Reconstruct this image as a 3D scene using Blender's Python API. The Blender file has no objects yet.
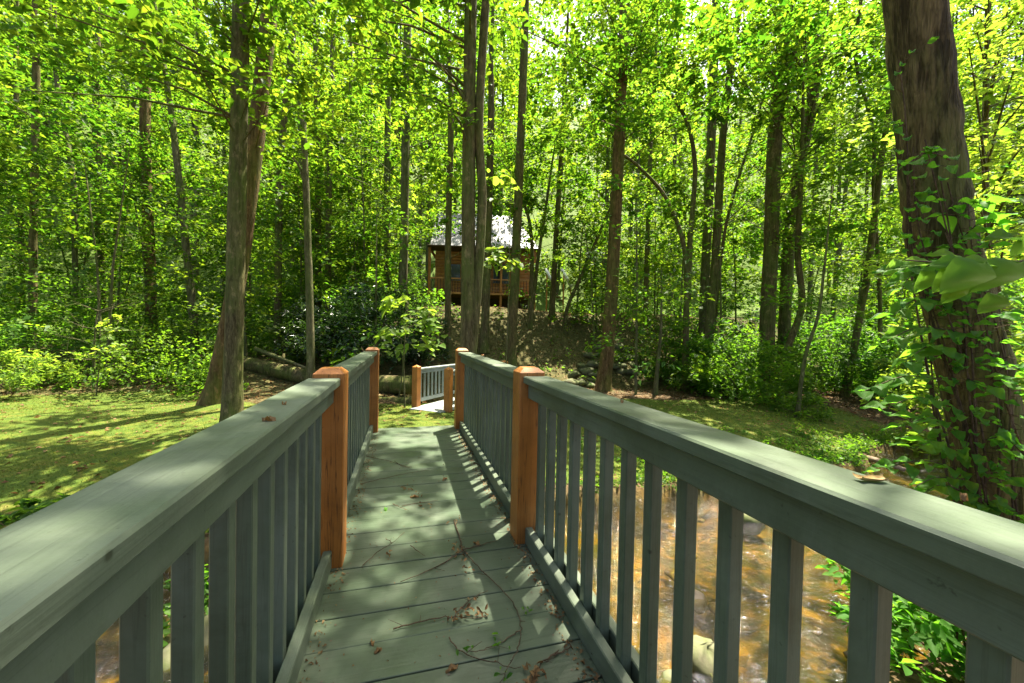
import bpy, math, random
import numpy as np
from mathutils import Vector, Matrix
random.seed(7)
RNG = np.random.default_rng(11)
scene = bpy.context.scene
COL = scene.collection
PI = math.pi

# ------------------------------------------------------------------ camera model
F, CX, CY = 390.0, 512.0, 341.5
YAW, PITCH, ROLL = math.radians(15.5), math.radians(1.1), math.radians(1.2)
CAM = np.array([0.0, 0.0, 1.14])
fwd = np.array([math.sin(YAW)*math.cos(PITCH), math.cos(YAW)*math.cos(PITCH), -math.sin(PITCH)])
r0 = np.array([math.cos(YAW), -math.sin(YAW), 0.0])
u0 = np.cross(r0, fwd)
right = r0*math.cos(ROLL) + u0*math.sin(ROLL)
up = -r0*math.sin(ROLL) + u0*math.cos(ROLL)

def at(px, py, d):
    """world point on the ray of a photograph position at depth d metres"""
    return CAM + d*(fwd + (px-CX)/F*right + (CY-py)/F*up)

def pix(p):
    q = np.asarray(p) - CAM
    d = q @ fwd
    return CX + F*(q @ right)/d, CY - F*(q @ up)/d, d

def onplane(px, py, z):
    v = fwd + (px-CX)/F*right + (CY-py)/F*up
    t = (z-CAM[2])/v[2]
    return CAM + t*v

# ------------------------------------------------------------------ terrain
WATER = -.97
def smooth(t):
    t = np.clip(t, 0, 1)
    return t*t*(3-2*t)

def far_edge(x):
    return 4.25 + .045*x + .18*np.sin(.85*x+.4) + .09*np.sin(2.3*x) + .5*smooth((x-6)/4)
def near_edge(x):
    return 1.5 + .12*np.sin(.9*x+1) + .06*np.sin(2.7*x) + .25*smooth((x-2)/2)

def zt(x, y):
    x = np.asarray(x, float); y = np.asarray(y, float)
    fe, ne = far_edge(x), near_edge(x)
    d = y-fe
    und = .05*np.sin(.9*x+.3*y)+.035*np.sin(1.7*y-.6*x+1)+.012*np.sin(4.1*x+2)*np.sin(3.7*y)
    far = -.86+.30*smooth(d/4.0)+und*smooth(d/1.0)
    far = far + .46*np.exp(-(((x-.17)/1.6)**2+((y-5.0)/1.7)**2))
    # small side rivulet under the little bridge
    rv = (x-1.9)*.8-(y-10.2)*.6
    far = far - .40*np.exp(-((((x-1.9)*.6+(y-10.2)*.8)/.6)**2))*smooth((2.6-np.abs(rv))/1.5)
    hill_h = 2.75*smooth((x+4)/5)+.9*smooth((-x-1)/4)
    foot = 10.9+.02*x*x*.1
    far = far + hill_h*smooth((y-foot-.25*x*0)/5.2)
    far = far + .85*np.clip(y-33, 0, 75)*smooth((y-30)/14)
    far = far + .22*np.clip(np.abs(x)-26, 0, 120)
    near = -.86+.82*smooth((ne-y)/2.2)+und*.5
    bed = -1.17+.05*np.sin(2.2*x+1.1*y)+.03*np.sin(5*x-3*y)
    a = smooth((y-ne)/.22); b = smooth((fe-y)/.20)
    land = np.where(y > (fe+ne)/2, far, near)
    return land*(1-a*b)+bed*(a*b)

def ground(px, py):
    v = fwd + (px-CX)/F*right + (CY-py)/F*up
    t = .5
    while t < 120:
        p = CAM+t*v
        if p[2] < float(zt(p[0], p[1])):
            break
        t += .05
    return CAM+t*v

# ------------------------------------------------------------------ mesh helpers
class MB:
    def __init__(s):
        s.v, s.f, s.sm = [], [], []
    def add(s, verts, faces, smooth=False):
        n = len(s.v)
        s.v += [tuple(map(float, p)) for p in verts]
        s.f += [tuple(i+n for i in f) for f in faces]
        s.sm += [smooth]*len(faces)
        return s
    def box(s, x0, x1, y0, y1, z0, z1, bev=0.0, M=None):
        if bev <= 0:
            vs = [(x, y, z) for z in (z0, z1) for y in (y0, y1) for x in (x0, x1)]
            fs = [(0, 2, 3, 1), (4, 5, 7, 6), (0, 1, 5, 4), (2, 6, 7, 3), (0, 4, 6, 2), (1, 3, 7, 5)]
        else:
            # chamfered on every edge
            b = bev
            cx = ((x0, x0+b), (x1, x1-b)); cy = ((y0, y0+b), (y1, y1-b)); cz = ((z0, z0+b), (z1, z1-b))
            vs, idx = [], {}
            for i in (0, 1):
                for j in (0, 1):
                    for k in (0, 1):
                        for ax in range(3):
                            idx[i, j, k, ax] = len(vs)
                            vs.append((cx[i][0 if ax == 0 else 1], cy[j][0 if ax == 1 else 1], cz[k][0 if ax == 2 else 1]))
            fs = []
            for i in (0, 1):
                q = [idx[i, j, k, 0] for j, k in ((0, 0), (1, 0), (1, 1), (0, 1))]; fs.append(tuple(q if i else q[::-1]))
                q = [idx[j, i, k, 1] for j, k in ((0, 0), (0, 1), (1, 1), (1, 0))]; fs.append(tuple(q if i else q[::-1]))
                q = [idx[j, k, i, 2] for j, k in ((0, 0), (1, 0), (1, 1), (0, 1))]; fs.append(tuple(q if i else q[::-1]))
            for a in (0, 1):
                for c in (0, 1):
                    fs.append((idx[0, a, c, 1], idx[1, a, c, 1], idx[1, a, c, 2], idx[0, a, c, 2]))
                    fs.append((idx[a, 0, c, 0], idx[a, 1, c, 0], idx[a, 1, c, 2], idx[a, 0, c, 2]))
                    fs.append((idx[a, c, 0, 0], idx[a, c, 1, 0], idx[a, c, 1, 1], idx[a, c, 0, 1]))
                    for k in (0, 1):
                        fs.append((idx[a, c, k, 0], idx[a, c, k, 1], idx[a, c, k, 2]))
        if M is not None:
            vs = [tuple(M @ Vector(v)) for v in vs]
        return s.add(vs, fs)
    def tube(s, pts, rad, n=8, cap=True, jit=0.0, rng=None, smooth=True):
        pts = [np.asarray(p, float) for p in pts]
        m = len(pts)
        rad = list(rad) if hasattr(rad, '__len__') else [rad]*m
        ref = np.array([1.0, 0, 0]); vs = []
        for i, p in enumerate(pts):
            t = pts[min(i+1, m-1)]-pts[max(i-1, 0)]
            t = t/(np.linalg.norm(t)+1e-12)
            a = ref-t*(ref @ t)
            if np.linalg.norm(a) < 1e-3:
                a = np.array([0, 1.0, 0])-t*t[1]
            a /= np.linalg.norm(a); b = np.cross(t, a); ref = a
            for k in range(n):
                an = 2*PI*k/n
                r = rad[i]*(1+(jit*(rng.random()-.5)*2 if jit else 0))
                vs.append(p+r*(a*math.cos(an)+b*math.sin(an)))
        fs = [(i*n+k, i*n+(k+1) % n, (i+1)*n+(k+1) % n, (i+1)*n+k) for i in range(m-1) for k in range(n)]
        if cap:
            fs.append(tuple(range(n))[::-1]); fs.append(tuple(range((m-1)*n, m*n)))
        return s.add(vs, fs, smooth)
    def build(s, name, mat, parent=None, loc=None):
        me = bpy.data.meshes.new(name)
        me.from_pydata(s.v, [], s.f)
        me.polygons.foreach_set('use_smooth', s.sm)
        me.update()
        return link(name, me, mat, parent, loc)

def link(name, me, mat, parent=None, loc=None):
    o = bpy.data.objects.new(name, me); COL.objects.link(o)
    for m in (mat if isinstance(mat, (list, tuple)) else [mat]):
        me.materials.append(m)
    if parent is not None:
        o.parent = parent
    if loc is not None:
        o.location = loc
    return o

def empty(name, loc=(0, 0, 0), rz=0.0):
    o = bpy.data.objects.new(name, None); COL.objects.link(o)
    o.location = tuple(map(float, loc)); o.rotation_euler = (0, 0, rz); o.empty_display_size = .2
    return o

def tag(o, label=None, cat=None, group=None, kind=None):
    if label: o['label'] = label
    if cat: o['category'] = cat
    if group: o['group'] = group
    if kind: o['kind'] = kind
    return o

def np_mesh(name, V, Q):
    """fast mesh from vertex array and quad index array"""
    me = bpy.data.meshes.new(name)
    V = np.ascontiguousarray(V, np.float32); Q = np.ascontiguousarray(Q, np.int32)
    k = Q.shape[1]
    me.vertices.add(len(V)); me.vertices.foreach_set('co', V.ravel())
    me.loops.add(Q.size); me.loops.foreach_set('vertex_index', Q.ravel())
    me.polygons.add(len(Q))
    me.polygons.foreach_set('loop_start', np.arange(0, Q.size, k, dtype=np.int32))
    me.update(calc_edges=True)
    return me

def norm(a):
    return a/(np.linalg.norm(a, axis=-1, keepdims=True)+1e-9)

def leaf_geo(P, N, D, L, W, hexa=True, droop=.12, fold=.18):
    """leaves: base points P, normals N, directions D, lengths L, widths W -> verts, quads"""
    n = len(P)
    N = norm(N); D = norm(D-N*(np.sum(D*N, -1, keepdims=True))); S = np.cross(N, D)
    L = L[:, None]; W = W[:, None]
    base = P; tip = P+D*L-N*(droop*L)
    f = N*(fold*W)
    if hexa:
        l1 = P+D*L*.30+S*W*.46+f; l2 = P+D*L*.66+S*W*.36+f*.8-N*droop*L*.35
        r1 = P+D*L*.30-S*W*.46+f; r2 = P+D*L*.66-S*W*.36+f*.8-N*droop*L*.35
        V = np.stack([base, l1, l2, tip, r2, r1], 1).reshape(-1, 3)
        i = np.arange(n)[:, None]*6
        Q = np.concatenate([i+np.array([[0, 3, 2, 1]]), i+np.array([[0, 5, 4, 3]])], 1).reshape(-1, 4)
    else:
        l = P+D*L*.45+S*W*.5+f; r = P+D*L*.45-S*W*.5+f
        V = np.stack([base, r, tip, l], 1).reshape(-1, 3)
        Q = np.arange(4*n).reshape(-1, 4)
    return V, Q

def sprays(rng, C, R, nleaf, L, flat=.13, tilt=.36, droop=.30, Wr=.55, twigs=6, up=None):
    """flat layered leaf sprays round centres C with radii R; returns leaf arrays"""
    k = len(C)
    nl = np.full(k, nleaf) if np.isscalar(nleaf) else np.asarray(nleaf)
    idx = np.repeat(np.arange(k), nl)
    n = len(idx)
    sn = norm(np.array([0, 0, 1.0])+rng.normal(0, .22, (k, 3)))            # spray plane normal
    if up is not None: sn = norm(sn+up)
    ax = norm(np.cross(sn, rng.normal(0, 1, (k, 3)))); ay = np.cross(sn, ax)
    ta = rng.uniform(0, 2*PI, (k, twigs)); tl = rng.uniform(.5, 1.15, (k, twigs))
    tw = rng.integers(0, twigs, n)
    t = np.sqrt(rng.uniform(.01, 1, n)); a = ta[idx, tw]+rng.normal(0, .10, n)
    rr = R[idx]*tl[idx, tw]*t
    rad = ax[idx]*np.cos(a)[:, None]+ay[idx]*np.sin(a)[:, None]
    per = np.cross(sn[idx], rad)
    P = C[idx]+rad*rr[:, None]+per*(rng.normal(0, .10, n)*R[idx])[:, None]
    P += sn[idx]*(rng.normal(0, flat, n)*R[idx])[:, None]
    P[:, 2] -= droop*R[idx]*t*t
    side = np.where(rng.random(n) < .5, 1, -1)*rng.uniform(.3, 1.3, n)
    D = rad*np.cos(side)[:, None]+per*np.sin(side)[:, None]
    N = sn[idx]+rng.normal(0, tilt, (n, 3))
    Ls = L*rng.uniform(.45, 1.35, n)*(.8+.4*rng.random(k))[idx]
    return P, N, D, Ls, Ls*Wr*rng.uniform(.85, 1.15, n)

def leaf_obj(name, arrs, mat, parent=None, hexa=True, **kw):
    P = [np.concatenate(c) for c in zip(*arrs)]
    V, Q = leaf_geo(*P, hexa=hexa, **kw)
    return link(name, np_mesh(name, V, Q), mat, parent)

def catmull(pts, sub=6):
    pts = [np.asarray(p, float) for p in pts]
    if len(pts) < 3:
        a, b = pts[0], pts[-1]
        return [a+(b-a)*t for t in np.linspace(0, 1, sub+1)]
    q = [2*pts[0]-pts[1]]+pts+[2*pts[-1]-pts[-2]]
    out = []
    for i in range(1, len(q)-2):
        for t in np.linspace(0, 1, sub, endpoint=False):
            p0, p1, p2, p3 = q[i-1:i+3]
            out.append(.5*((2*p1)+(-p0+p2)*t+(2*p0-5*p1+4*p2-p3)*t*t+(-p0+3*p1-3*p2+p3)*t**3))
    out.append(pts[-1])
    return out

# ------------------------------------------------------------------ materials
def new_mat(name):
    m = bpy.data.materials.new(name); m.use_nodes = True
    nt = m.node_tree; nt.nodes.clear()
    return m, nt
def nd(nt, t, **kw):
    n = nt.nodes.new(t)
    for k, v in kw.items():
        if k.startswith('i_'):
            key = k[2:].replace('_', ' ')
            n.inputs[int(key) if key.isdigit() else key].default_value = v
        else:
            setattr(n, k, v)
    return n
def ramp(nt, stops, fac=None):
    r = nt.nodes.new('ShaderNodeValToRGB')
    e = r.color_ramp.elements
    while len(e) < len(stops): e.new(.5)
    for i, (p, c) in enumerate(stops):
        e[i].position = p; e[i].color = (*c, 1) if len(c) == 3 else c
    if fac is not None: nt.links.new(fac, r.inputs[0])
    return r
def noise(nt, vec, scale, detail=4, rough=.6, dist=0.0):
    n = nd(nt, 'ShaderNodeTexNoise', i_Scale=scale, i_Detail=detail, i_Roughness=rough, i_Distortion=dist)
    if vec is not None: nt.links.new(vec, n.inputs['Vector'])
    return n
def mapping(nt, vec, scale=(1, 1, 1), rot=(0, 0, 0)):
    n = nd(nt, 'ShaderNodeMapping'); n.inputs['Scale'].default_value = scale; n.inputs['Rotation'].default_value = rot
    nt.links.new(vec, n.inputs['Vector']); return n.outputs[0]
def mixc(nt, fac, a, b, mode='MIX'):
    m = nd(nt, 'ShaderNodeMix', data_type='RGBA', blend_type=mode)
    for s, v in ((m.inputs['Factor'], fac), (m.inputs['A'], a), (m.inputs['B'], b)):
        if isinstance(v, (int, float)): s.default_value = v
        elif isinstance(v, tuple): s.default_value = (*v, 1)
        else: nt.links.new(v, s)
    # RGBA sockets live at their own indices
    return m
def mixrgb(nt, fac, a, b, mode='MIX'):
    m = nt.nodes.new('ShaderNodeMixRGB'); m.blend_type = mode
    for s, v in zip(m.inputs, (fac, a, b)):
        if isinstance(v, (int, float)): s.default_value = v
        elif isinstance(v, tuple): s.default_value = (*v, 1)
        else: nt.links.new(v, s)
    return m.outputs[0]
def finish(nt, shader):
    o = nt.nodes.new('ShaderNodeOutputMaterial'); nt.links.new(shader, o.inputs['Surface'])
def principled(nt, col, rough=.6, spec=.4, normal=None):
    p = nt.nodes.new('ShaderNodeBsdfPrincipled')
    for k, v in (('Base Color', col), ('Roughness', rough), ('Specular IOR Level', spec)):
        if isinstance(v, (int, float)): p.inputs[k].default_value = v
        elif isinstance(v, tuple): p.inputs[k].default_value = (*v, 1)
        else: nt.links.new(v, p.inputs[k])
    if normal is not None: nt.links.new(normal, p.inputs['Normal'])
    return p
def bump(nt, h, strength=.3, dist=.01):
    b = nd(nt, 'ShaderNodeBump', i_Strength=strength, i_Distance=dist)
    nt.links.new(h, b.inputs['Height']); return b.outputs[0]

def leaf_mat(name, refl, trans, rough=.5, tr=.5, spec=.14):
    """refl / trans: lists of colours, one picked per leaf"""
    m, nt = new_mat(name)
    g = nt.nodes.new('ShaderNodeNewGeometry')
    k = len(refl)
    rr = ramp(nt, [(i/(k-1), c) for i, c in enumerate(refl)], g.outputs['Random Per Island'])
    tt = ramp(nt, [(i/(k-1), c) for i, c in enumerate(trans)], g.outputs['Random Per Island'])
    gp = nt.nodes.new('ShaderNodeNewGeometry')
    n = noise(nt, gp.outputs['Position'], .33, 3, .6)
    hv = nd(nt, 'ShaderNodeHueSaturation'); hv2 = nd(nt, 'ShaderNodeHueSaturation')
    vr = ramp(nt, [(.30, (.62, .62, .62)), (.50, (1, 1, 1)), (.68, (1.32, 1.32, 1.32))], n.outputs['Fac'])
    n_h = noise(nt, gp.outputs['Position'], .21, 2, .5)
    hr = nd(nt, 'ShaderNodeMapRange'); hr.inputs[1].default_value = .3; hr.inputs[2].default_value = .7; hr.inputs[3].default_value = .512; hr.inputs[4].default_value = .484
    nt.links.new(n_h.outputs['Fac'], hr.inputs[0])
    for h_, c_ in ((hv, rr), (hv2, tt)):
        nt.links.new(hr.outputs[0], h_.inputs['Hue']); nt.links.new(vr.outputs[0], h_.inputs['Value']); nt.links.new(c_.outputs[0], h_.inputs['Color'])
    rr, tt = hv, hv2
    p = principled(nt, rr.outputs[0], rough, spec)
    t = nt.nodes.new('ShaderNodeBsdfTranslucent'); nt.links.new(tt.outputs[0], t.inputs['Color'])
    mx = nt.nodes.new('ShaderNodeMixShader'); mx.inputs[0].default_value = tr
    nt.links.new(p.outputs[0], mx.inputs[1]); nt.links.new(t.outputs[0], mx.inputs[2])
    finish(nt, mx.outputs[0]); return m

def bark_mat(name, c1, c2, c3, moss=None, scale=1.0, bstr=.9, furrow=.42):
    m, nt = new_mat(name)
    tc = nt.nodes.new('ShaderNodeTexCoord').outputs['Object']
    v1 = mapping(nt, tc, (26*scale, 26*scale, 5*scale))
    n1 = noise(nt, v1, 1.0, 6, .65, .6)
    v2 = mapping(nt, tc, (2.2, 2.2, .8)); n2 = noise(nt, v2, 1.0, 5, .6)
    vo = nd(nt, 'ShaderNodeTexVoronoi', feature='DISTANCE_TO_EDGE', i_Scale=1.0)
    vd = nd(nt, 'ShaderNodeVectorMath', operation='ADD'); nt.links.new(mapping(nt, tc, (48*scale, 48*scale, 6.5*scale)), vd.inputs[0]); vn = noise(nt, mapping(nt, tc, (14, 14, 6)), 1.0, 3, .6); nt.links.new(vn.outputs['Color'], vd.inputs[1]); nt.links.new(vd.outputs[0], vo.inputs['Vector'])
    r1 = ramp(nt, [(.28, c1), (.52, c2), (.75, c3)], n1.outputs['Fac'])
    col = r1.outputs[0]
    crack = ramp(nt, [(.0, (.5, .48, .45)), (.22, (1, 1, 1))], vo.outputs['Distance'])
    col = mixrgb(nt, .6, col, crack.outputs[0], 'MULTIPLY')
    if moss:
        mr = ramp(nt, [(.42, (0, 0, 0)), (.58, (1, 1, 1))], n2.outputs['Fac'])
        col = mixrgb(nt, mr.outputs[0], col, moss)
    n3 = noise(nt, mapping(nt, tc, (9, 9, 5)), 1.0, 4, .7)
    lr = ramp(nt, [(.56, (0, 0, 0)), (.64, (.7, .7, .7))], n3.outputs['Fac'])
    col = mixrgb(nt, lr.outputs[0], col, tuple(1.7*x for x in c2))
    dr_ = ramp(nt, [(.30, (.5, .48, .45)), (.46, (1, 1, 1))], n3.outputs['Fac'])
    col = mixrgb(nt, .8, col, dr_.outputs[0], 'MULTIPLY')
    h = mixrgb(nt, .55, n1.outputs['Fac'], crack.outputs[0])
    n4 = noise(nt, mapping(nt, tc, (17, 17, 2.0)), 1.0, 4, .6, .35)
    gr_ = ramp(nt, [(.40, (.30, .28, .25)), (.50, (1, 1, 1)), (.66, (1.25, 1.22, 1.15))], n4.outputs['Fac'])
    col = mixrgb(nt, furrow, col, gr_.outputs[0], 'MULTIPLY')
    h = mixrgb(nt, furrow*.7, h, gr_.outputs[0])
    p = principled(nt, col, .9, .15, bump(nt, h, bstr, .02))
    finish(nt, p.outputs[0]); return m

def paint_mat(name, col, worn, rough=.5, axis='y', crack=.22):
    m, nt = new_mat(name)
    tc = nt.nodes.new('ShaderNodeTexCoord').outputs['Object']
    g = nt.nodes.new('ShaderNodeNewGeometry')
    sc = {'y': (60, 2.2, 60), 'x': (2.2, 60, 60), 'z': (60, 60, 2.2)}[axis]
    gr = noise(nt, mapping(nt, tc, sc), 1.0, 5, .6, .4)
    bl = noise(nt, tc, 3.0, 5, .65, .3)
    fine = noise(nt, tc, 90.0, 2, .5)
    c = mixrgb(nt, g.outputs['Random Per Island'], tuple(.90*x for x in col), tuple(1.10*x for x in col))
    w = ramp(nt, [(.46, (0, 0, 0)), (.66, (.9, .9, .9))], bl.outputs['Fac'])
    c = mixrgb(nt, w.outputs[0], c, worn)
    gd = ramp(nt, [(.28, (.60, .60, .57)), (.46, (1, 1, 1)), (.72, (1.12, 1.12, 1.1))], gr.outputs['Fac'])
    c = mixrgb(nt, .45, c, gd.outputs[0], 'MULTIPLY')
    # knots and nail marks
    vo = nd(nt, 'ShaderNodeTexVoronoi', feature='F1', i_Scale=6.0); nt.links.new(tc, vo.inputs['Vector'])
    k = ramp(nt, [(.030, (.25, .25, .2)), (.048, (1, 1, 1))], vo.outputs['Distance'])
    c = mixrgb(nt, .8, c, k.outputs[0], 'MULTIPLY')
    gm = noise(nt, tc, 1.7, 9, .72, .6)
    c = mixrgb(nt, .8, c, ramp(nt, [(.34, (.58, .58, .50)), (.52, (1, 1, 1))], gm.outputs['Fac']).outputs[0], 'MULTIPLY')
    sp = noise(nt, tc, 46.0, 3, .7)
    c = mixrgb(nt, .7, c, ramp(nt, [(.27, (.35, .35, .28)), (.34, (1, 1, 1))], sp.outputs['Fac']).outputs[0], 'MULTIPLY')
    ck = noise(nt, mapping(nt, tc, tuple(v*(.62 if v > 10 else .55) for v in sc)), 1.0, 3, .55, .3)
    c = mixrgb(nt, crack, c, ramp(nt, [(.482, (1, 1, 1)), (.497, (.22, .20, .16)), (.503, (.22, .20, .16)), (.518, (1, 1, 1))], ck.outputs['Fac']).outputs[0], 'MULTIPLY')
    rr = ramp(nt, [(.3, (rough-.16,)*3), (.7, (rough+.08,)*3)], bl.outputs['Fac'])
    h = mixrgb(nt, .25, gr.outputs['Fac'], fine.outputs['Fac'])
    p = principled(nt, c, rr.outputs[0], .45, bump(nt, h, .3, .005))
    finish(nt, p.outputs[0]); return m

M = {}
GREENS_R = [(.034, .088, .012), (.046, .110, .014), (.060, .125, .016), (.085, .140, .018), (.040, .100, .016)]
GREENS_T = [(.075, .215, .008), (.11, .27, .010), (.16, .325, .012), (.28, .42, .018), (.088, .24, .010)]
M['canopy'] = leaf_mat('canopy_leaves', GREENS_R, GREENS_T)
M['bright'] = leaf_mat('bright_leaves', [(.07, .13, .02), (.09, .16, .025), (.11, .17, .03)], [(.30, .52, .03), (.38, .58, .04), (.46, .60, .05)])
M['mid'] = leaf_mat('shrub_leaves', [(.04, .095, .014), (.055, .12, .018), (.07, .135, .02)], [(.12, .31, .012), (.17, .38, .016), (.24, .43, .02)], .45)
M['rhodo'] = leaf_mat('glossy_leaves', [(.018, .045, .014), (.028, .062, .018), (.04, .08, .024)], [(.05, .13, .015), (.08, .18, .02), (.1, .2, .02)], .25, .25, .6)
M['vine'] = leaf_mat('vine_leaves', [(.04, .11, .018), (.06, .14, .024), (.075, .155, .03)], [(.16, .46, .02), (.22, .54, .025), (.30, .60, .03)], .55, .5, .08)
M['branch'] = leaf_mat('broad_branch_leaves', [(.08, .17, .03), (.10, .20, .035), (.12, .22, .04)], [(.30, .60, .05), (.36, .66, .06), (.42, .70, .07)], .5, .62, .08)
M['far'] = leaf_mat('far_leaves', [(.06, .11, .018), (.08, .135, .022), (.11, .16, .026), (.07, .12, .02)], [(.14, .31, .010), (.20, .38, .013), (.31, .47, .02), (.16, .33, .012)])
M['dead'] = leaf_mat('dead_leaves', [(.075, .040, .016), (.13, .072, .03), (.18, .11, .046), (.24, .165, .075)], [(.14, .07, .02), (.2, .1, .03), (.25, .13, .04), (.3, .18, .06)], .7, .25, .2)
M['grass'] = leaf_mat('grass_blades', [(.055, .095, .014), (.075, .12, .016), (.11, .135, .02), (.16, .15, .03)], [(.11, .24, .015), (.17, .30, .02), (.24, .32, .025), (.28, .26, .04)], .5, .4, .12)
M['bark'] = bark_mat('grey_brown_bark', (.056, .045, .022), (.130, .106, .050), (.20, .175, .09), (.088, .105, .026))
M['bark_dark'] = bark_mat('dark_mossy_bark', (.056, .045, .020), (.125, .098, .042), (.19, .150, .07), (.085, .102, .024))
M['bark_red'] = bark_mat('reddish_bark', (.065, .040, .018), (.15, .092, .040), (.22, .15, .075), (.11, .105, .028))
M['bark_big'] = bark_mat('furrowed_brown_bark', (.052, .040, .018), (.115, .088, .040), (.18, .140, .070), (.080, .090, .024), 1.0, 1.0, .85)
M['bark_pale'] = bark_mat('pale_bark', (.060, .056, .028), (.13, .120, .062), (.20, .19, .105), (.09, .11, .03))
M['twig'] = bark_mat('twig_bark', (.05, .035, .022), (.10, .07, .045), (.16, .11, .07), None, 3.0, .4)
M['paint'] = paint_mat('green_grey_paint', (.080, .108, .068), (.114, .142, .098))
M['paint_deck'] = paint_mat('deck_paint', (.056, .083, .048), (.085, .110, .070), .5, 'x')
M['paint_post'] = paint_mat('baluster_paint', (.080, .108, .068), (.114, .142, .098), .5, 'z')
M['cedar'] = paint_mat('cedar_stain', (.36, .130, .018), (.38, .155, .032), .6, 'z', .75)
M['grey_paint'] = paint_mat('grey_paint', (.25, .28, .26), (.31, .33, .31), .55, 'y')
M['log_wall'] = paint_mat('stained_log_wall', (.40, .165, .045), (.45, .22, .08), .6, 'x')
M['white_paint'] = paint_mat('white_paint', (.75, .76, .74), (.62, .62, .58), .5, 'y')

def simple(name, c, rough=.6, spec=.4, c2=None, sc=8.0, b=.2, metal=0.0):
    m, nt = new_mat(name)
    tc = nt.nodes.new('ShaderNodeTexCoord').outputs['Object']
    n = noise(nt, tc, sc, 6, .65)
    col = ramp(nt, [(.3, c), (.7, c2 or tuple(.75*x for x in c))], n.outputs['Fac']).outputs[0]
    p = principled(nt, col, rough, spec, bump(nt, n.outputs['Fac'], b, .01)); p.inputs['Metallic'].default_value = metal
    finish(nt, p.outputs[0]); return m
M['roof'] = simple('pale_metal_roof', (.26, .26, .27), .45, .4, (.16, .16, .165), 2.0, .1)
M['screw'] = simple('weathered_screws', (.07, .065, .055), .5, .5, (.10, .06, .03), 40.0)
M['glass'] = simple('dark_window_glass', (.02, .025, .03), .08, .6)
M['dark_wood'] = simple('dark_wood', (.10, .06, .03), .7, .3, (.06, .035, .02))
M['rock'] = simple('mossy_stone', (.15, .14, .09), .9, .2, (.06, .085, .02), 5.0, .8)
M['wet_rock'] = simple('stream_stone', (.22, .16, .10), .45, .5, (.12, .10, .05), 7.0, .6)
M['curl'] = simple('curled_bark', (.50, .36, .13), .6, .3, (.16, .09, .03), 30.0, .4)
M['drift'] = simple('weathered_wood', (.26, .20, .14), .85, .2, (.14, .10, .07), 12.0, .6)

# ground: lawn / litter / stream bed by zone
def ground_material():
    m, nt = new_mat('ground')
    tc = nt.nodes.new('ShaderNodeTexCoord').outputs['Object']
    zo = nd(nt, 'ShaderNodeAttribute', attribute_name='zone')
    sep = nt.nodes.new('ShaderNodeSeparateColor'); nt.links.new(zo.outputs['Color'], sep.inputs[0])
    big = noise(nt, tc, .9, 5, .6); mid = noise(nt, tc, 5.0, 6, .7, .5); fine = noise(nt, tc, 38.0, 4, .7)
    lawn = ramp(nt, [(.28, (.026, .052, .009)), (.44, (.055, .092, .011)), (.57, (.100, .115, .015)), (.70, (.15, .115, .040))], mid.outputs['Fac']).outputs[0]
    patch = ramp(nt, [(.40, (0, 0, 0)), (.62, (1, 1, 1))], big.outputs['Fac']).outputs[0]
    lawn = mixrgb(nt, patch, mixrgb(nt, .65, lawn, (.06, .10, .012)), lawn)
    f2 = ramp(nt, [(.3, (.55, .55, .5)), (.65, (1.15, 1.12, 1.0))], fine.outputs['Fac']).outputs[0]
    lawn = mixrgb(nt, .9, lawn, f2, 'MULTIPLY')
    vl = nd(nt, 'ShaderNodeTexVoronoi', i_Scale=16.0); nt.links.new(tc, vl.inputs['Vector'])
    lit = ramp(nt, [(.1, (.04, .026, .012)), (.45, (.085, .056, .026)), (.8, (.13, .092, .046)), (1, (.05, .055, .016))], vl.outputs['Color']).outputs[0]
    lit = mixrgb(nt, .8, lit, ramp(nt, [(.3, (.4, .4, .4)), (.7, (1.1, 1.1, 1.1))], mid.outputs['Fac']).outputs[0], 'MULTIPLY')
    vb = nd(nt, 'ShaderNodeTexVoronoi', i_Scale=9.0); nt.links.new(mapping(nt, tc, (1, 1.6, 1)), vb.inputs['Vector'])
    bed = ramp(nt, [(.05, (.04, .026, .006)), (.35, (.11, .068, .010)), (.6, (.26, .155, .020)), (.85, (.10, .075, .018)), (1, (.045, .048, .010))], vb.outputs['Color']).outputs[0]
    bed = mixrgb(nt, ramp(nt, [(.36, (0, 0, 0)), (.60, (1, 1, 1))], mid.outputs['Fac']).outputs[0], bed, (.045, .050, .014))
    edge = mixrgb(nt, .5, sep.outputs[0], mid.outputs['Fac'], 'OVERLAY')
    er = ramp(nt, [(.38, (0, 0, 0)), (.55, (1, 1, 1))], edge).outputs[0]
    gz = mixrgb(nt, ramp(nt, [(.35, (0, 0, 0)), (.6, (1, 1, 1))], mid.outputs['Fac']).outputs[0], (.045, .085, .012), (.085, .125, .02))
    lit = mixrgb(nt, sep.outputs[2], lit, gz)
    c = mixrgb(nt, er, lit, lawn)
    c = mixrgb(nt, sep.outputs[1], c, bed)
    h = mixrgb(nt, .5, fine.outputs['Fac'], vl.outputs['Distance'])
    p = principled(nt, c, .9, .15, bump(nt, h, .7, .03))
    finish(nt, p.outputs[0]); return m
M['ground'] = ground_material()

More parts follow.
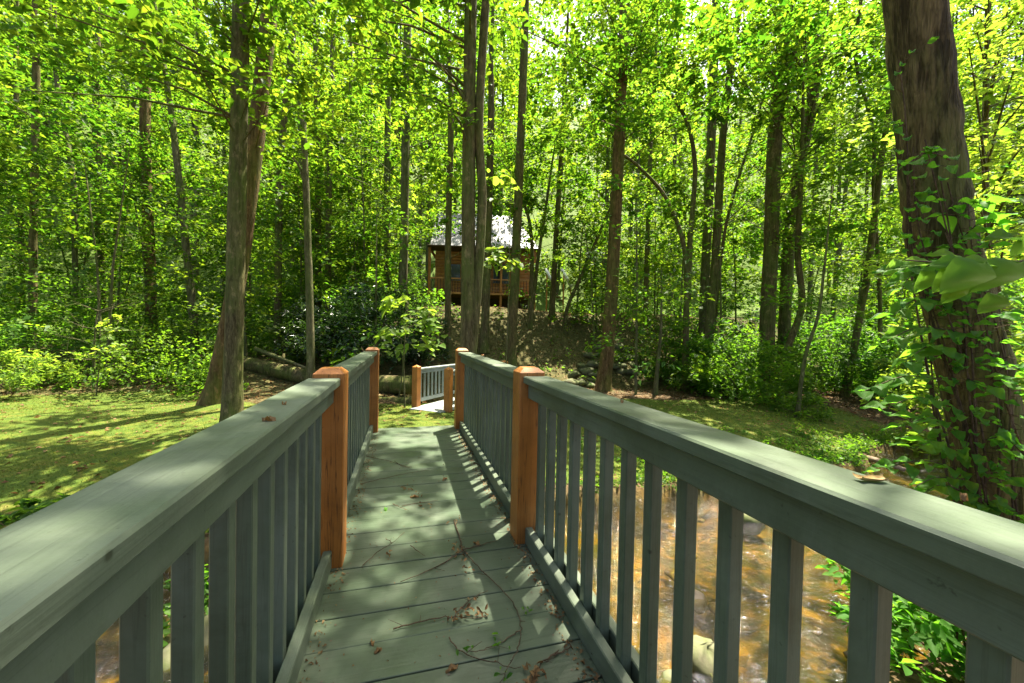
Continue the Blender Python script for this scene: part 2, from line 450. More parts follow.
def water_material():
    m, nt = new_mat('stream_water')
    tc = nt.nodes.new('ShaderNodeTexCoord').outputs['Object']
    v = mapping(nt, tc, (1.0, 1.7, 1), (0, 0, .25))
    n1 = noise(nt, v, 11.0, 6, .7, 1.6); n2 = noise(nt, v, 55.0, 3, .6, .6); n3 = noise(nt, v, 1.6, 3, .5)
    h = mixrgb(nt, .35, n1.outputs['Fac'], n2.outputs['Fac'])
    rif = ramp(nt, [(.44, (.10, .10, .10)), (.62, (1, 1, 1))], n3.outputs['Fac']).outputs[0]
    h = mixrgb(nt, .7, h, rif, 'MULTIPLY')
    nb = bump(nt, h, .75, .05)
    tr = nt.nodes.new('ShaderNodeBsdfTransparent'); tr.inputs[0].default_value = (.80, .74, .36, 1)
    gl = nd(nt, 'ShaderNodeBsdfGlossy', i_Roughness=.06); nt.links.new(nb, gl.inputs['Normal'])
    gl.inputs['Color'].default_value = (1, 1, 1, 1)
    fr = nd(nt, 'ShaderNodeFresnel', i_IOR=1.33); nt.links.new(nb, fr.inputs['Normal'])
    fm = nd(nt, 'ShaderNodeMath', operation='MULTIPLY_ADD', use_clamp=True); fm.inputs[1].default_value = 1.05; fm.inputs[2].default_value = .02
    nt.links.new(fr.outputs[0], fm.inputs[0])
    mx = nt.nodes.new('ShaderNodeMixShader')
    nt.links.new(fm.outputs[0], mx.inputs[0]); nt.links.new(tr.outputs[0], mx.inputs[1]); nt.links.new(gl.outputs[0], mx.inputs[2])
    # sun and sky glints painted as matte white flecks on the riffles
    glint = ramp(nt, [(.58, (0, 0, 0)), (.63, (.42, .42, .42))], n1.outputs['Fac']).outputs[0]
    glint = mixrgb(nt, 1.0, glint, rif, 'MULTIPLY')
    glint = mixrgb(nt, 1.0, glint, ramp(nt, [(.50, (0, 0, 0)), (.57, (1, 1, 1))], n2.outputs['Fac']).outputs[0], 'MULTIPLY')
    df = nd(nt, 'ShaderNodeBsdfDiffuse'); df.inputs[0].default_value = (.75, .76, .78, 1)
    m2 = nt.nodes.new('ShaderNodeMixShader'); nt.links.new(glint, m2.inputs[0]); nt.links.new(mx.outputs[0], m2.inputs[1]); nt.links.new(df.outputs[0], m2.inputs[2])
    finish(nt, m2.outputs[0]); return m
M['water'] = water_material()

# ------------------------------------------------------------------ ground, stream
def axis(lo, a, b, hi, step, grow=1.18):
    mid = list(np.arange(a, b, step))
    s, p, L = step, a, []
    while p > lo:
        s *= grow; p -= s; L.append(p)
    s, p, H = step, b, [b]
    while p < hi:
        s *= grow; p += s; H.append(p)
    return np.array(L[::-1]+mid+H)
gx = axis(-170, -11, 13, 170, .13); gy = axis(-60, -1.5, 16, 230, .11)
X, Y = np.meshgrid(gx, gy)
Z = zt(X, Y)
V = np.stack([X, Y, Z], -1).reshape(-1, 3)
nx, ny = len(gx), len(gy)
i = (np.arange(ny-1)[:, None]*nx+np.arange(nx-1)[None, :]).ravel()
me = np_mesh('ground', V, np.stack([i, i+1, i+nx+1, i+nx], 1))
me.polygons.foreach_set('use_smooth', np.ones(len(me.polygons), bool))
fe, ne = far_edge(X), near_edge(X)
def lawn_mask(x, y):
    fe = far_edge(x)
    back = 10.2+1.9*smooth((-x-2)/4)-.12*np.clip(x-3, 0, 9)+.4*np.sin(.8*x)
    return smooth((y-fe-.02)/.25)*smooth((back-y)/1.0)*smooth((x+13)/2)*smooth((12.5-x)/3)
lawn = lawn_mask(X, Y)
bedm = smooth((Y-ne-.02)/.2)*smooth((fe-Y+.04)/.2)
colr = np.stack([lawn, bedm, np.maximum(np.maximum(smooth((Y-17)/5), smooth((np.abs(X)-16)/5)), .28*smooth((Y-9.5)/1.5)), np.ones_like(X)], -1).reshape(-1).astype(np.float32)
at_ = me.color_attributes.new('zone', 'FLOAT_COLOR', 'POINT'); at_.data.foreach_set('color', colr)
g = link('ground', me, M['ground']); tag(g, 'mossy sunlit lawn and leaf covered woodland floor with a stream channel', kind='structure')

wx = np.arange(-24, 26, .35); wy = np.arange(1.0, 6.2, .35)
WX, WY = np.meshgrid(wx, wy)
me = np_mesh('stream_water', np.stack([WX, WY, np.full_like(WX, WATER)], -1).reshape(-1, 3),
             (lambda i, n: np.stack([i, i+1, i+n+1, i+n], 1))((np.arange(len(wy)-1)[:, None]*len(wx)+np.arange(len(wx)-1)[None, :]).ravel(), len(wx)))
tag(link('stream_water', me, M['water']), 'shallow amber creek water running under the footbridge', kind='structure')

# ------------------------------------------------------------------ main footbridge
bridge = tag(empty('footbridge', (.167, 2.0, 0)), 'long green painted wooden footbridge with orange cedar posts crossing the creek', 'footbridge')
bridge_off = np.array([-.167, -2.0, 0])
def bp(mb, name, mat):
    mb.v = [tuple(np.array(v)+bridge_off) for v in mb.v]
    return mb.build(name, mat, bridge)
XL, XR = -.316, .65                    # inner faces of bottom rails
Y0, Y1, Y2, Y3 = -1.9, -.6, 2.0, 4.6  # post near faces
PW = .14
rb = random.Random(3)
deck = MB(); y = -2.0
k = 0
while y < 4.72:
    w = .162
    dz = rb.uniform(-.0015, .0015)
    deck.box(-.47+rb.uniform(-.008, .008), .80+rb.uniform(-.008, .008), y, y+w-.001+rb.uniform(-.0015, .0015), -.038+dz, dz, .002)
    y += .166; k += 1
nboard = len(deck.f)
scr = deck; yy_ = -2.0
while yy_ < 4.72:
    for xs in (-.235, .165, .565):
        for dy in (.038, .124):
            cx_, cy_ = xs+rb.uniform(-.008, .008), yy_+dy+rb.uniform(-.006, .006)
            scr.add([(cx_+.0042*math.cos(q*PI/4), cy_+.0042*math.sin(q*PI/4), .0022) for q in range(8)], [tuple(range(8))])
    yy_ += .166
dko = bp(deck, 'deck', [M['paint_deck'], M['screw']])
for pl in dko.data.polygons[nboard:]: pl.material_index = 1
for xs in (-.40, .165, .73):
    bp(MB().box(xs-.022, xs+.022, -2.0, 4.74, -.29, -.042, .004), 'beam', M['paint'])
for sx, x_in, sg in (('l', XL, -1), ('r', XR, 1)):
    def bx(a, b, *r):
        lo, hi = sorted((x_in+sg*a, x_in+sg*b)); return (lo, hi, *r)
    for py in (Y1, Y2, Y3):
        mb = MB()
        a, b = sorted((x_in-sg*.046, x_in+sg*.094))
        zt_ = .935
        mb.box(a, b, py, py+PW, -.30 if py != Y3 else -.6, zt_, .004)
        # bevelled cap
        c = .028
        mb.add([(a+.001, py+.001, zt_-.002), (b-.001, py+.001, zt_-.002), (b-.001, py+PW-.001, zt_-.002), (a+.001, py+PW-.001, zt_-.002),
                (a+c, py+c, zt_+.022), (b-c, py+c, zt_+.022), (b-c, py+PW-c, zt_+.022), (a+c, py+PW-c, zt_+.022)],
               [(4, 5, 6, 7), (0, 1, 5, 4), (1, 2, 6, 5), (2, 3, 7, 6), (3, 0, 4, 7)])
        bp(mb, 'post', M['cedar'])
    for (ya, yb) in ((Y0+PW, Y1), (Y1+PW, Y2), (Y2+PW, Y3)):
        ya += .002; yb -= .002
        bp(MB().box(*bx(-.029, .112, ya, yb, .876, .914), .005), 'handrail', M['paint'])
        bp(MB().box(*bx(0, .038, ya, yb, .795, .8745), .004), 'apron_board', M['paint'])
        bp(MB().box(*bx(0, .038, ya, yb, .006, .092), .004), 'bottom_rail', M['paint'])
        bp(MB().box(*bx(.0785, .1165, ya, yb, .006, .092), .004), 'outer_rail', M['paint'])
        n = int(round((yb-ya)/.1335))
        if ya < -.9: continue
        for j in range(n):
            yc = ya+(j+.5)*(yb-ya)/n+rb.uniform(-.004, .004)
            bp(MB().box(*bx(.0395, .077, yc-.019, yc+.019, .02, .86), .003), 'baluster', M['paint_post'])

# ------------------------------------------------------------------ small footbridge beyond
pA, pB = ground(416, 409), ground(448, 412)
base = (pA+pB)/2
ax2 = (pB-pA)[:2]; wid = np.linalg.norm(ax2); ax2 = ax2/wid
dr2 = np.array([-ax2[1], ax2[0]])
sb = tag(empty('small_footbridge', (base[0], base[1], -.52), math.atan2(ax2[1], ax2[0])),
         'short grey railed wooden footbridge with orange posts over the side rivulet beyond the green bridge', 'footbridge')
hw = wid/2; LEN = 2.7
def rbox(name, mat, *a): return MB().box(*a).build(name, mat, sb)
rbox('deck', M['grey_paint'], -hw+.02, hw-.02, -.25, LEN+.25, -.01, .03, .004)
rbox('rim_joist', M['grey_paint'], -hw+.09, hw-.09, -.22, -.18, -.22, -.012, .004)
for s in (-1, 1):
    for yy in (0, LEN):
        mb = MB().box(s*hw-.07, s*hw+.07, yy-.07, yy+.07, -.5, .90, .006)
        mb.add([(s*hw+a*.068, yy+b*.068, .899) for a, b in ((-1, -1), (1, -1), (1, 1), (-1, 1))]+[(s*hw, yy, .945)], [(0, 1, 4), (1, 2, 4), (2, 3, 4), (3, 0, 4)])
        mb.build('post', M['cedar'], sb)
    rbox('handrail', M['grey_paint'], s*hw-.065, s*hw+.065, .073, LEN-.073, .83, .865, .004)
    rbox('apron_board', M['grey_paint'], s*hw-.018, s*hw+.018, .073, LEN-.073, .745, .828, .004)
    rbox('bottom_rail', M['grey_paint'], s*hw-.018, s*hw+.018, .073, LEN-.073, .12, .2, .004)
    for j in range(18):
        yc = .073+(j+.5)*(LEN-.146)/18
        rbox('baluster', M['grey_paint'], s*hw-.016, s*hw+.016, yc-.016, yc+.016, .202, .743)

# ------------------------------------------------------------------ trees
def trunk_mesh(mb, pts, rads, n=12, seed=0, flare=.55):
    """pts base->top"""
    rng = random.Random(seed)
    P = catmull(pts, 6)
    t = np.linspace(0, 1, len(P)); tr0 = np.interp(t, np.linspace(0, 1, len(rads)), rads)
    ex = [P[0]+(P[1]-P[0])*f for f in (.12, .3, .6)]; tr_e = [tr0[0]]*3
    P = [P[0]]+ex+P[1:]; t = np.concatenate([[0], t[1]*np.array([.12, .3, .6]), t[1:]]); tr = np.interp(t, np.linspace(0, 1, len(rads)), rads)
    z0 = P[0][2]
    R = [r*(1+flare*math.exp(-(p[2]-z0)/.28)) for r, p in zip(tr, P)]
    mb.tube(P, R, n, True, .05, rng)
    return P, R

def crown_arrays(rng, axis_pts, h0, h1, R, ns, nl, L, keep=None, shape='round'):
    """spray centres round a trunk axis between heights h0..h1"""
    A = np.array(axis_pts)
    t = rng.random(ns)**.8
    z = h0+(h1-h0)*t
    cx = np.interp(z, A[:, 2], A[:, 0]); cy = np.interp(z, A[:, 2], A[:, 1])
    prof = R*(.30+.70*np.sin(PI*np.clip(t*.85+.12, 0, 1)))
    r = prof*np.sqrt(rng.uniform(.03, 1, ns)); a = rng.uniform(0, 2*PI, ns)
    C = np.stack([cx+r*np.cos(a), cy+r*np.sin(a), z], 1)
    if keep is not None:
        C = C[[keep(c) for c in C]]
    Rs = rng.uniform(.5, 1.05, len(C))*(.55+.12*R)
    return C, Rs

SUN_V = np.array([.75*.3584, .66*.3584, .9336]); SUN_V = SUN_V/np.linalg.norm(SUN_V)
_u = lambda px, py, d: at(px, py, d)
# openings in the canopy: (place on the ground or bridge, radius) that the sun reaches unhindered
GAPS = [(np.array([.95, .50, .91]), .85), (np.array([.25, 2.6, 0]), .55), (np.array([.3, 2.1, 0]), .32), (np.array([.12, 4.2, 0]), .75),
        (np.array([.9, 9.2, -.3]), 1.2), (np.array([.2, 6.6, -.3]), 1.0), (np.array([2.0, 2.7, -1]), .75), (np.array([3.7, 3.5, -1]), .8), (np.array([1.4, 3.9, -1]), .5), (np.array([1.5, 5.0, -.7]), 1.0), (_u(985, 262, 1.06), 1.2), (_u(925, 400, 2.0), 1.0),
        (_u(405, 312, 8.6), .9), (_u(505, 258, 9.2), .9), (np.array([-4.6, 8.4, -.7]), .8), (np.array([-6.2, 7.3, -.7]), .75), (np.array([-7.8, 9.3, -.7]), 1.4), (np.array([-3.2, 9.6, -.6]), 1.0),
        (_u(30, 380, 8.9), 1.3), (_u(372, 300, 12.2), .8), (np.array([5.6, 10.4, -.5]), 1.1), (_u(600, 370, 11.5), .9), (_u(285, 371, 11.6), .8), (_u(745, 350, 11.6), 1.1), (_u(830, 365, 12), 1.0), (_u(700, 385, 10.5), .7), (_u(700, 350, 13), .9), (_u(60, 300, 13), 1.0), (_u(905, 380, 10.8), .9), (_u(395, 384, 10.5), .7), (np.array([2.9, 1.6, -.6]), .75), (_u(645, 385, 11), .8), (_u(560, 345, 13), .9), (_u(1000, 300, 6.8), 1.2), (_u(850, 432, 7.6), .9), (np.array([-.35, 1.5, .91]), .45)]
def in_sun_gap(c):
    c = np.asarray(c)
    if c[1] > 19: return False
    for g, r in GAPS:
        v = c-g; t = v @ SUN_V
        if t > 1.2 and np.linalg.norm(v-t*SUN_V) < r: return True
    return False
def in_view_hole(c):
    return not in_sun_gap(c) and in_view_hole0(c)
def in_view_hole0(c):
    """openings kept clear of leaves: the glimpses of the cabin and the clearing in front of it"""
    px, py, d = pix(c)
    if d < .5: return True
    if d < 26 and 424 < px < 545 and 203 < py < 300: return random.random() < .34
    if d < 22 and 545 < px < 575 and 268 < py < 310: return False
    if d < 9 and 350 < px < 900 and 215 < py < 420: return False
    if d < 8 and 0 < px < 350 and 270 < py < 420: return False
    return True

def tree(label, px_pts, depth, w0, w1, H, h0, R, ns=60, nl=55, L=.17, mat='bark', leaf='canopy', seed=0, kind='tree', group=None, base_row=None, second=None, extra=None, flare=.5, limbs=True):
    """px_pts: trunk positions base -> top in the photograph; depth metres; w0,w1 widths there in px"""
    rng = np.random.default_rng(seed)
    P = [at(x, y, depth) for x, y in px_pts]
    gz = float(zt(P[0][0], P[0][1]))
    b = P[0].copy()
    if b[2] > gz-.02:
        d = (P[0]-P[1]); d = d/max(1e-6, abs(d[2]))
        drop = min(b[2]-gz+.08, 6)
        b = P[0]+d*drop*np.array([.35, .35, 1]); b[2] = float(zt(b[0], b[1]))-.08
        P = [b]+P if (P[0][2]-b[2]) > .25 else [b]+P[1:]
    else:
        b[2] = gz-.08; P[0] = b
    cosx = 1/math.sqrt(1+((px_pts[0][0]-CX)/F)**2)
    ra, rb_ = .5*w0*depth/F*cosx, .5*w1*depth/F*cosx
    d = P[-1]-P[-2]; d = d/np.linalg.norm(d)
    top = P[-1]
    while top[2] < H-.5:
        d = d+np.array([rng.normal(0, .035), rng.normal(0, .035), .06]); d /= np.linalg.norm(d)
        top = top+d*min(2.0, max(.6, H-top[2])); P.append(top)
    zz = np.array([p[2] for p in P])
    zb = zz[0]; zv = at(*px_pts[-1], depth)[2]
    rads = [ra+(rb_-ra)*min(1, (z-zb)/max(.1, zv-zb)) if z <= zv else rb_*(1-.85*(z-zv)/max(.1, H-zv)) for z in zz]
    root = tag(empty(kind, P[0]), label, 'tree', group)
    mb = MB()
    AX, _ = trunk_mesh(mb, P, rads, 14 if w0*1 > 12 else 9, seed, flare)
    arrs = []
    if ns:
        ns, h0, L = int(ns*.95), h0*.62, L*.98
        nl = int(nl*1.3)
        C, Rs = crown_arrays(rng, AX, h0, min(H-.3, 12.5), R, ns, nl, L, in_view_hole)
        if limbs:
            A = np.array(AX)
            for c, rs in zip(C, Rs):
                if rng.random() < .6: continue
                zz_ = c[2]-.35*math.hypot(c[0]-np.interp(c[2], A[:, 2], A[:, 0]), c[1]-np.interp(c[2], A[:, 2], A[:, 1]))-.1
                zz_ = max(zz_, A[0, 2]+.8)
                s = np.array([np.interp(zz_, A[:, 2], A[:, 0]), np.interp(zz_, A[:, 2], A[:, 1]), zz_])
                m_ = (s+c)/2+np.array([0, 0, .10*np.linalg.norm(c-s)])+rng.normal(0, .06, 3)
                rl = .007+.004*np.linalg.norm(c-s)
                mb.tube([s, m_, c], [rl, rl*.7, rl*.35], 5, False)
        arrs.append(sprays(rng, C, Rs, nl, L))
    if extra:
        for (ex, ey, ed, er, en, eL) in extra:
            c = at(ex, ey, ed)[None]
            if in_sun_gap(c[0]): continue
            arrs.append(sprays(rng, c, np.array([er]), en, eL))
            A = np.array(AX); zz_ = c[0, 2]-.3
            s = np.array([np.interp(zz_, A[:, 2], A[:, 0]), np.interp(zz_, A[:, 2], A[:, 1]), zz_])
            mb.tube([s, (s+c[0])/2+np.array([0, 0, .12]), c[0]], [.028, .018, .007], 5, False)
    if second:
        P2 = [at(x, y, depth) for x, y in second[0]]
        mb.tube(catmull(P2, 6), np.interp(np.linspace(0, 1, 6*(len(P2)-1)+1 if len(P2) > 2 else 7), [0, 1], [.5*second[1]*depth/F, .5*second[2]*depth/F]), 9, True)
    off = -np.array(root.location)
    mb.v = [tuple(np.array(v)+off) for v in mb.v]
    mb.build('trunk', M[mat], root)
    if arrs:
        Pn = [np.concatenate(c) for c in zip(*arrs)]
        Pn[0] = Pn[0]+off
        Vv, Qq = leaf_geo(*Pn, hexa=True)
        link('crown', np_mesh('crown', Vv, Qq), M[leaf], root)
    return root

S = [100]
def T(*a, **k):
    S[0] += 1
    return tree(*a, seed=S[0], **k)

# the near trees
T('tall dark straight trunk rising just behind the left handrail', [(232, 432), (236, 250), (241, 0)], 6.8, 21, 18, 17, 7.0, 3.2, ns=65, L=.15, mat='bark',
  extra=[(x, y, d, r, n, .12) for x, y, d, r, n in ((60, 40, 6.2, .9, 230), (120, 70, 6.0, .8, 230), (20, 90, 6.6, .9, 200), (180, 60, 6.3, .7, 150), (90, 10, 5.8, 1., 250), (200, 20, 6.5, .8, 170), (150, 105, 6.6, .6, 130), (30, 5, 5.5, .9, 200))])
T('leaning trunk with reddish sunlit edge and flared base on the mossy lawn', [(211, 402), (226, 340), (243, 240), (258, 120), (271, 0)], 8.7, 21, 18, 18, 8.0, 3.4, ns=65, L=.16, mat='bark_red', flare=.55)
T('dead leafless snag with a broken top standing left of the orange mid post', [(311, 372), (310, 320), (307, 212), (303, 112)], 9.4, 9, 6, 0, 0, 0, ns=0, mat='bark_pale', kind='dead_tree', second=([(306.5, 190), (300, 168), (293, 158)], 4, 1.5))
T('twin stemmed tree growing behind the far right orange end post', [(466, 415), (468, 345), (469, 130), (471, 0)], 6.7, 16, 12, 15, 6.5, 3.0, ns=55, L=.15, mat='bark',
  second=([(463, 410), (474, 330), (482, 205), (479, 120), (487, -20), (492, -120)], 10, 8),
  extra=[(x, y, d, r, n, .125) for x, y, d, r, n in ((400, 90, 6.4, .8, 150), (430, 60, 6.0, .8, 170), (520, 50, 6.2, .9, 180), (380, 30, 5.8, .9, 170), (450, 110, 6.1, .6, 120), (560, 90, 6.8, .8, 150), (495, 130, 6.9, .5, 90), (600, 30, 6.6, .8, 150), (540, 10, 5.6, 1., 170))]+[(random.Random(k).uniform(270, 620), random.Random(k+50).uniform(-60, 70), random.Random(k+90).uniform(5.5, 8), .75, 120, .12) for k in range(20)])
T('medium brown trunk standing alone on the lawn edge below the stone bank', [(603, 387), (610, 319), (618, 163), (625, 0)], 11.6, 14, 10, 19, 7.0, 3.6, ns=80, mat='bark_red',
  extra=[(x, y, d, r, n, .15) for x, y, d, r, n in (*[(random.Random(k).uniform(490, 680), random.Random(k+50).uniform(-40, 70), random.Random(k+90).uniform(9, 16), 1.1, 150) for k in range(34)], (640, 60, 11, 1., 170), (590, 100, 11, 1., 160), (660, 120, 10.8, .9, 140), (570, 40, 11.2, 1., 150), (650, 20, 10.5, 1.1, 170))])

# trunks of the left woods
LW = 'trees of the left woods'
T('slim dark trunk left of the pale forked one at the left edge of the woods', [(22, 300), (22, 257), (16, 80)], 16, 7, 6, 17, 5, 3.2, ns=55)
T('upright dark trunk in the shade at far left, second from the picture edge', [(33, 320), (33, 250), (36, 76)], 13, 10, 9, 16, 5, 3.2, ns=60, mat='bark_dark')
T('slender pale trunk bending right near its foot in the left woods', [(76, 300), (75, 257), (73, 178), (57, 84)], 15, 7, 6, 15, 5, 2.8, ns=55, mat='bark_pale')
T('grey trunk in the left woods straight above the bare twiggy sapling', [(101, 300), (100, 257), (96, 107)], 17, 10, 9, 18, 5.5, 3.4, ns=60)
T('tilted dark trunk crossing behind two others in the left woods', [(112, 290), (118, 218), (130, 135)], 18, 7, 6, 16, 5, 3, ns=50, mat='bark_dark')
T('stout brown trunk in the left woods beside the pale roof glimpse', [(151, 310), (148, 220), (145, 127), (147, 0)], 14, 13, 11, 19, 6, 3.6, ns=70, mat='bark_red')
T('slanting grey trunk leaning left behind the thicket near the twin trunks', [(193, 313), (184, 226), (173, 127)], 13, 10, 7, 15, 5, 2.8, ns=55, mat='bark_pale')
T('thin curved trunk just right of the leaning reddish tree', [(278, 310), (280, 175), (290, 65), (297, 0)], 15, 8, 7, 17, 6, 3, ns=55)
T('straight dark trunk immediately right of the dead snag', [(318, 300), (318, 200), (316, 60)], 17, 7, 6, 18, 6, 3, ns=50, mat='bark_dark')
T('slim straight trunk two trunks right of the dead snag', [(328, 300), (329, 200), (332, 60)], 16, 7, 5, 17, 6, 3, ns=50)
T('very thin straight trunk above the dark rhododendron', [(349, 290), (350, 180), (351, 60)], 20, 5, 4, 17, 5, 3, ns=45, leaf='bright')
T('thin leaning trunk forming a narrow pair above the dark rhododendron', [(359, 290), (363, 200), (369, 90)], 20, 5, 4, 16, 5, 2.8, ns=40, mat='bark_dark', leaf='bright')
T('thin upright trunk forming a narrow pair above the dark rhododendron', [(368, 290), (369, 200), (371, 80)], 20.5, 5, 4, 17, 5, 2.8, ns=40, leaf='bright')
T('pale smooth trunk left of the cabin with a thin dark one leaning on it', [(387, 290), (387, 200), (388, 60)], 17, 8, 6, 18, 6.5, 3.2, ns=50, mat='bark_pale')
T('thin dark stem leaning right behind the pale smooth trunk', [(376, 270), (384, 210), (398, 138)], 19, 5, 4, 14, 5, 2.6, ns=40, mat='bark_dark')
T('tall pale trunk standing clear at the left of the cabin roof', [(403, 300), (404, 240), (407, 60), (408, 0)], 14, 9, 8, 19, 7, 3.2, ns=60, mat='bark_pale')
# trunks in front of the cabin
T('slim dark trunk crossing the left end of the cabin roof', [(448, 338), (448, 245), (451, 120)], 13, 7, 6, 15, 6, 3, ns=55, mat='bark_dark')
T('slim brown trunk crossing the middle of the cabin roof', [(484, 340), (486, 300), (491, 120)], 13.4, 9, 7, 16, 6, 3, ns=55)
T('straight dark trunk crossing the right part of the cabin roof', [(512, 335), (515, 280), (521, 130), (524, 60)], 13, 10, 8, 17, 6, 3.2, ns=60, mat='bark_dark')
T('thin wavy stem at the right end of the cabin wall', [(530, 322), (532, 260), (530, 225), (523, 200)], 15, 5, 3, 9, 4.5, 2.2, ns=35, L=.15)
T('thin stem slanting right from beside the cabin steps', [(531, 316), (538, 260), (547, 200)], 15.5, 4, 3, 10, 5, 2.4, ns=35)
T('slim trunk standing behind the white railed cabin steps', [(552, 312), (556, 240), (564, 110)], 16, 6, 5, 16, 5.5, 3, ns=55, mat='bark_dark')
T('thin pole leaning strongly right beyond the cabin steps', [(568, 306), (584, 270), (605, 220)], 15.5, 4, 3, 8, 4.5, 2.2, ns=30, leaf='bright')
# right woods
T('thin upright trunk behind the lone brown tree to its right', [(645, 322), (648, 220), (652, 110)], 17, 5, 4, 16, 4.5, 3, ns=60, leaf='bright')
T('crooked thin tree arching left over the leafy bank with a forked stem', [(686, 325), (685, 253), (667, 200), (640, 168), (622, 154)], 13, 8, 3, 0, 2.6, 2.6, ns=26, L=.15, second=([(688, 300), (690, 240), (695, 170), (688, 125), (672, 95)], 6, 3))
T('grey straight trunk left of the closely set pair in the right woods', [(703, 330), (705, 280), (711, 143), (716, 0)], 15, 10, 9, 19, 6, 3.4, ns=75, mat='bark_pale')
T('brown trunk leaning right at the right of the closely set pair', [(706, 350), (714, 280), (724, 123), (739, 10)], 13.6, 10, 7, 17, 5.5, 3.2, ns=70, mat='bark')
T('very thin slanting stem right of the closely set pair', [(722, 250), (735, 190), (757, 120)], 14.5, 4, 3, 11, 3.5, 2.4, ns=45)
T('stout forked trunk with a right hand limb in the right woods', [(767, 330), (771, 246), (775, 135), (787, 0)], 13, 17, 14, 20, 6.5, 3.6, ns=80, mat='bark_dark', second=([(777, 130), (786, 78), (806, 6), (815, -60)], 8, 6))
T('bent grey trunk curving right beside the stout forked one', [(785, 315), (789, 246), (797, 178), (812, 107), (825, 0)], 13.6, 14, 10, 19, 6.5, 3.4, ns=75, mat='bark',
  extra=[(random.Random(k).uniform(690, 890), random.Random(k+50).uniform(-30, 90), random.Random(k+90).uniform(8.5, 13), 1.0, 120, .17) for k in range(20)])
T('thin wavy stem high in the right woods before the vine covered tree', [(880, 300), (874, 200), (873, 131), (856, 61), (861, 0)], 12, 5, 4, 13, 4, 2.8, ns=60, L=.15, leaf='bright')
T('leaning mossy stem rising from the bank above the creek bend', [(771, 391), (788, 347), (802, 304), (798, 258), (800, 200)], 12.3, 8, 6, 11, 3.2, 2.6, ns=55, L=.14, mat='bark_dark', leaf='mid')
T('thin pale sapling standing on the bank right of the leaning mossy stem', [(797, 414), (805, 358), (818, 316), (824, 270)], 9.4, 5, 3, 5, 2.0, 1.5, ns=22, nl=40, L=.12, mat='bark_pale', leaf='mid')
T('dark slanting trunk above the creek left of the vine covered tree', [(844, 399), (853, 354), (860, 314), (868, 270), (880, 170)], 11.6, 9, 7, 13, 3.6, 2.8, ns=60, L=.15, mat='bark_dark')
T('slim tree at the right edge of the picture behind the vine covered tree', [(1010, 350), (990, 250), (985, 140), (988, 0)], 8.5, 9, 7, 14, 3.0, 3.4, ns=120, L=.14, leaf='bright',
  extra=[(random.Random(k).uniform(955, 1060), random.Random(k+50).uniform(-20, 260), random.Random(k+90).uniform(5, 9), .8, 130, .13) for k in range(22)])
T('slender upright sapling with tufted top on the lawn below the stone bank', [(655, 392), (659, 350), (661, 325)], 11.2, 5, 3, 3.2, 1.5, .9, ns=14, nl=40, L=.10, mat='bark_pale', leaf='mid', kind='sapling')

# the big vine covered tree at right
bigpts = [(1040, 800), (1012, 640), (985, 430), (960, 310), (941, 240), (933, 180), (924, 100), (914, 0), (902, -140), (896, -320), (895, -480)]
BD = 2.3
def sky_point(x, y, z0, h):
    return np.array([x+.384*.75*(h-z0), y+.384*.66*(h-z0), h])
shade = [sky_point(rr_.uniform(-.7, .75), yy_, .0, rr_.uniform(8.5, 12)) for rr_ in [random.Random(31)] for yy_ in np.linspace(-.3, 2.3, 11)]  # unseen leaf sprays added up-sun to shade the deck and creek
shade += [sky_point(rr_.uniform(-.5, .5), yy_, .0, rr_.uniform(8.5, 12)) for rr_ in [random.Random(35)] for yy_ in (1.0, 1.2, 1.5, 1.7, 1.35, 3.2, 3.4, 1.8)]
shade += [sky_point(rr_.uniform(.9, 5.5), rr_.uniform(1.7, 4.4), -1.0, rr_.uniform(8.5, 12)) for rr_ in [random.Random(38)] for _k in range(26)]
shade += [sky_point(rr_.uniform(-.6, .75), yy_, .0, rr_.uniform(8.5, 12)) for rr_ in [random.Random(32)] for yy_ in (2.9, 3.2, 3.35, 4.7, 5.0)]
big = T('massive leaning trunk hung with vines at the right side of the bridge', bigpts, BD, 98, 62, 17, 8.5, 4.2, ns=90, nl=60, L=.16, mat='bark_big', flare=.2, extra=[(*pix(q), .7, 90, .16) for q in shade if not in_sun_gap(q)])

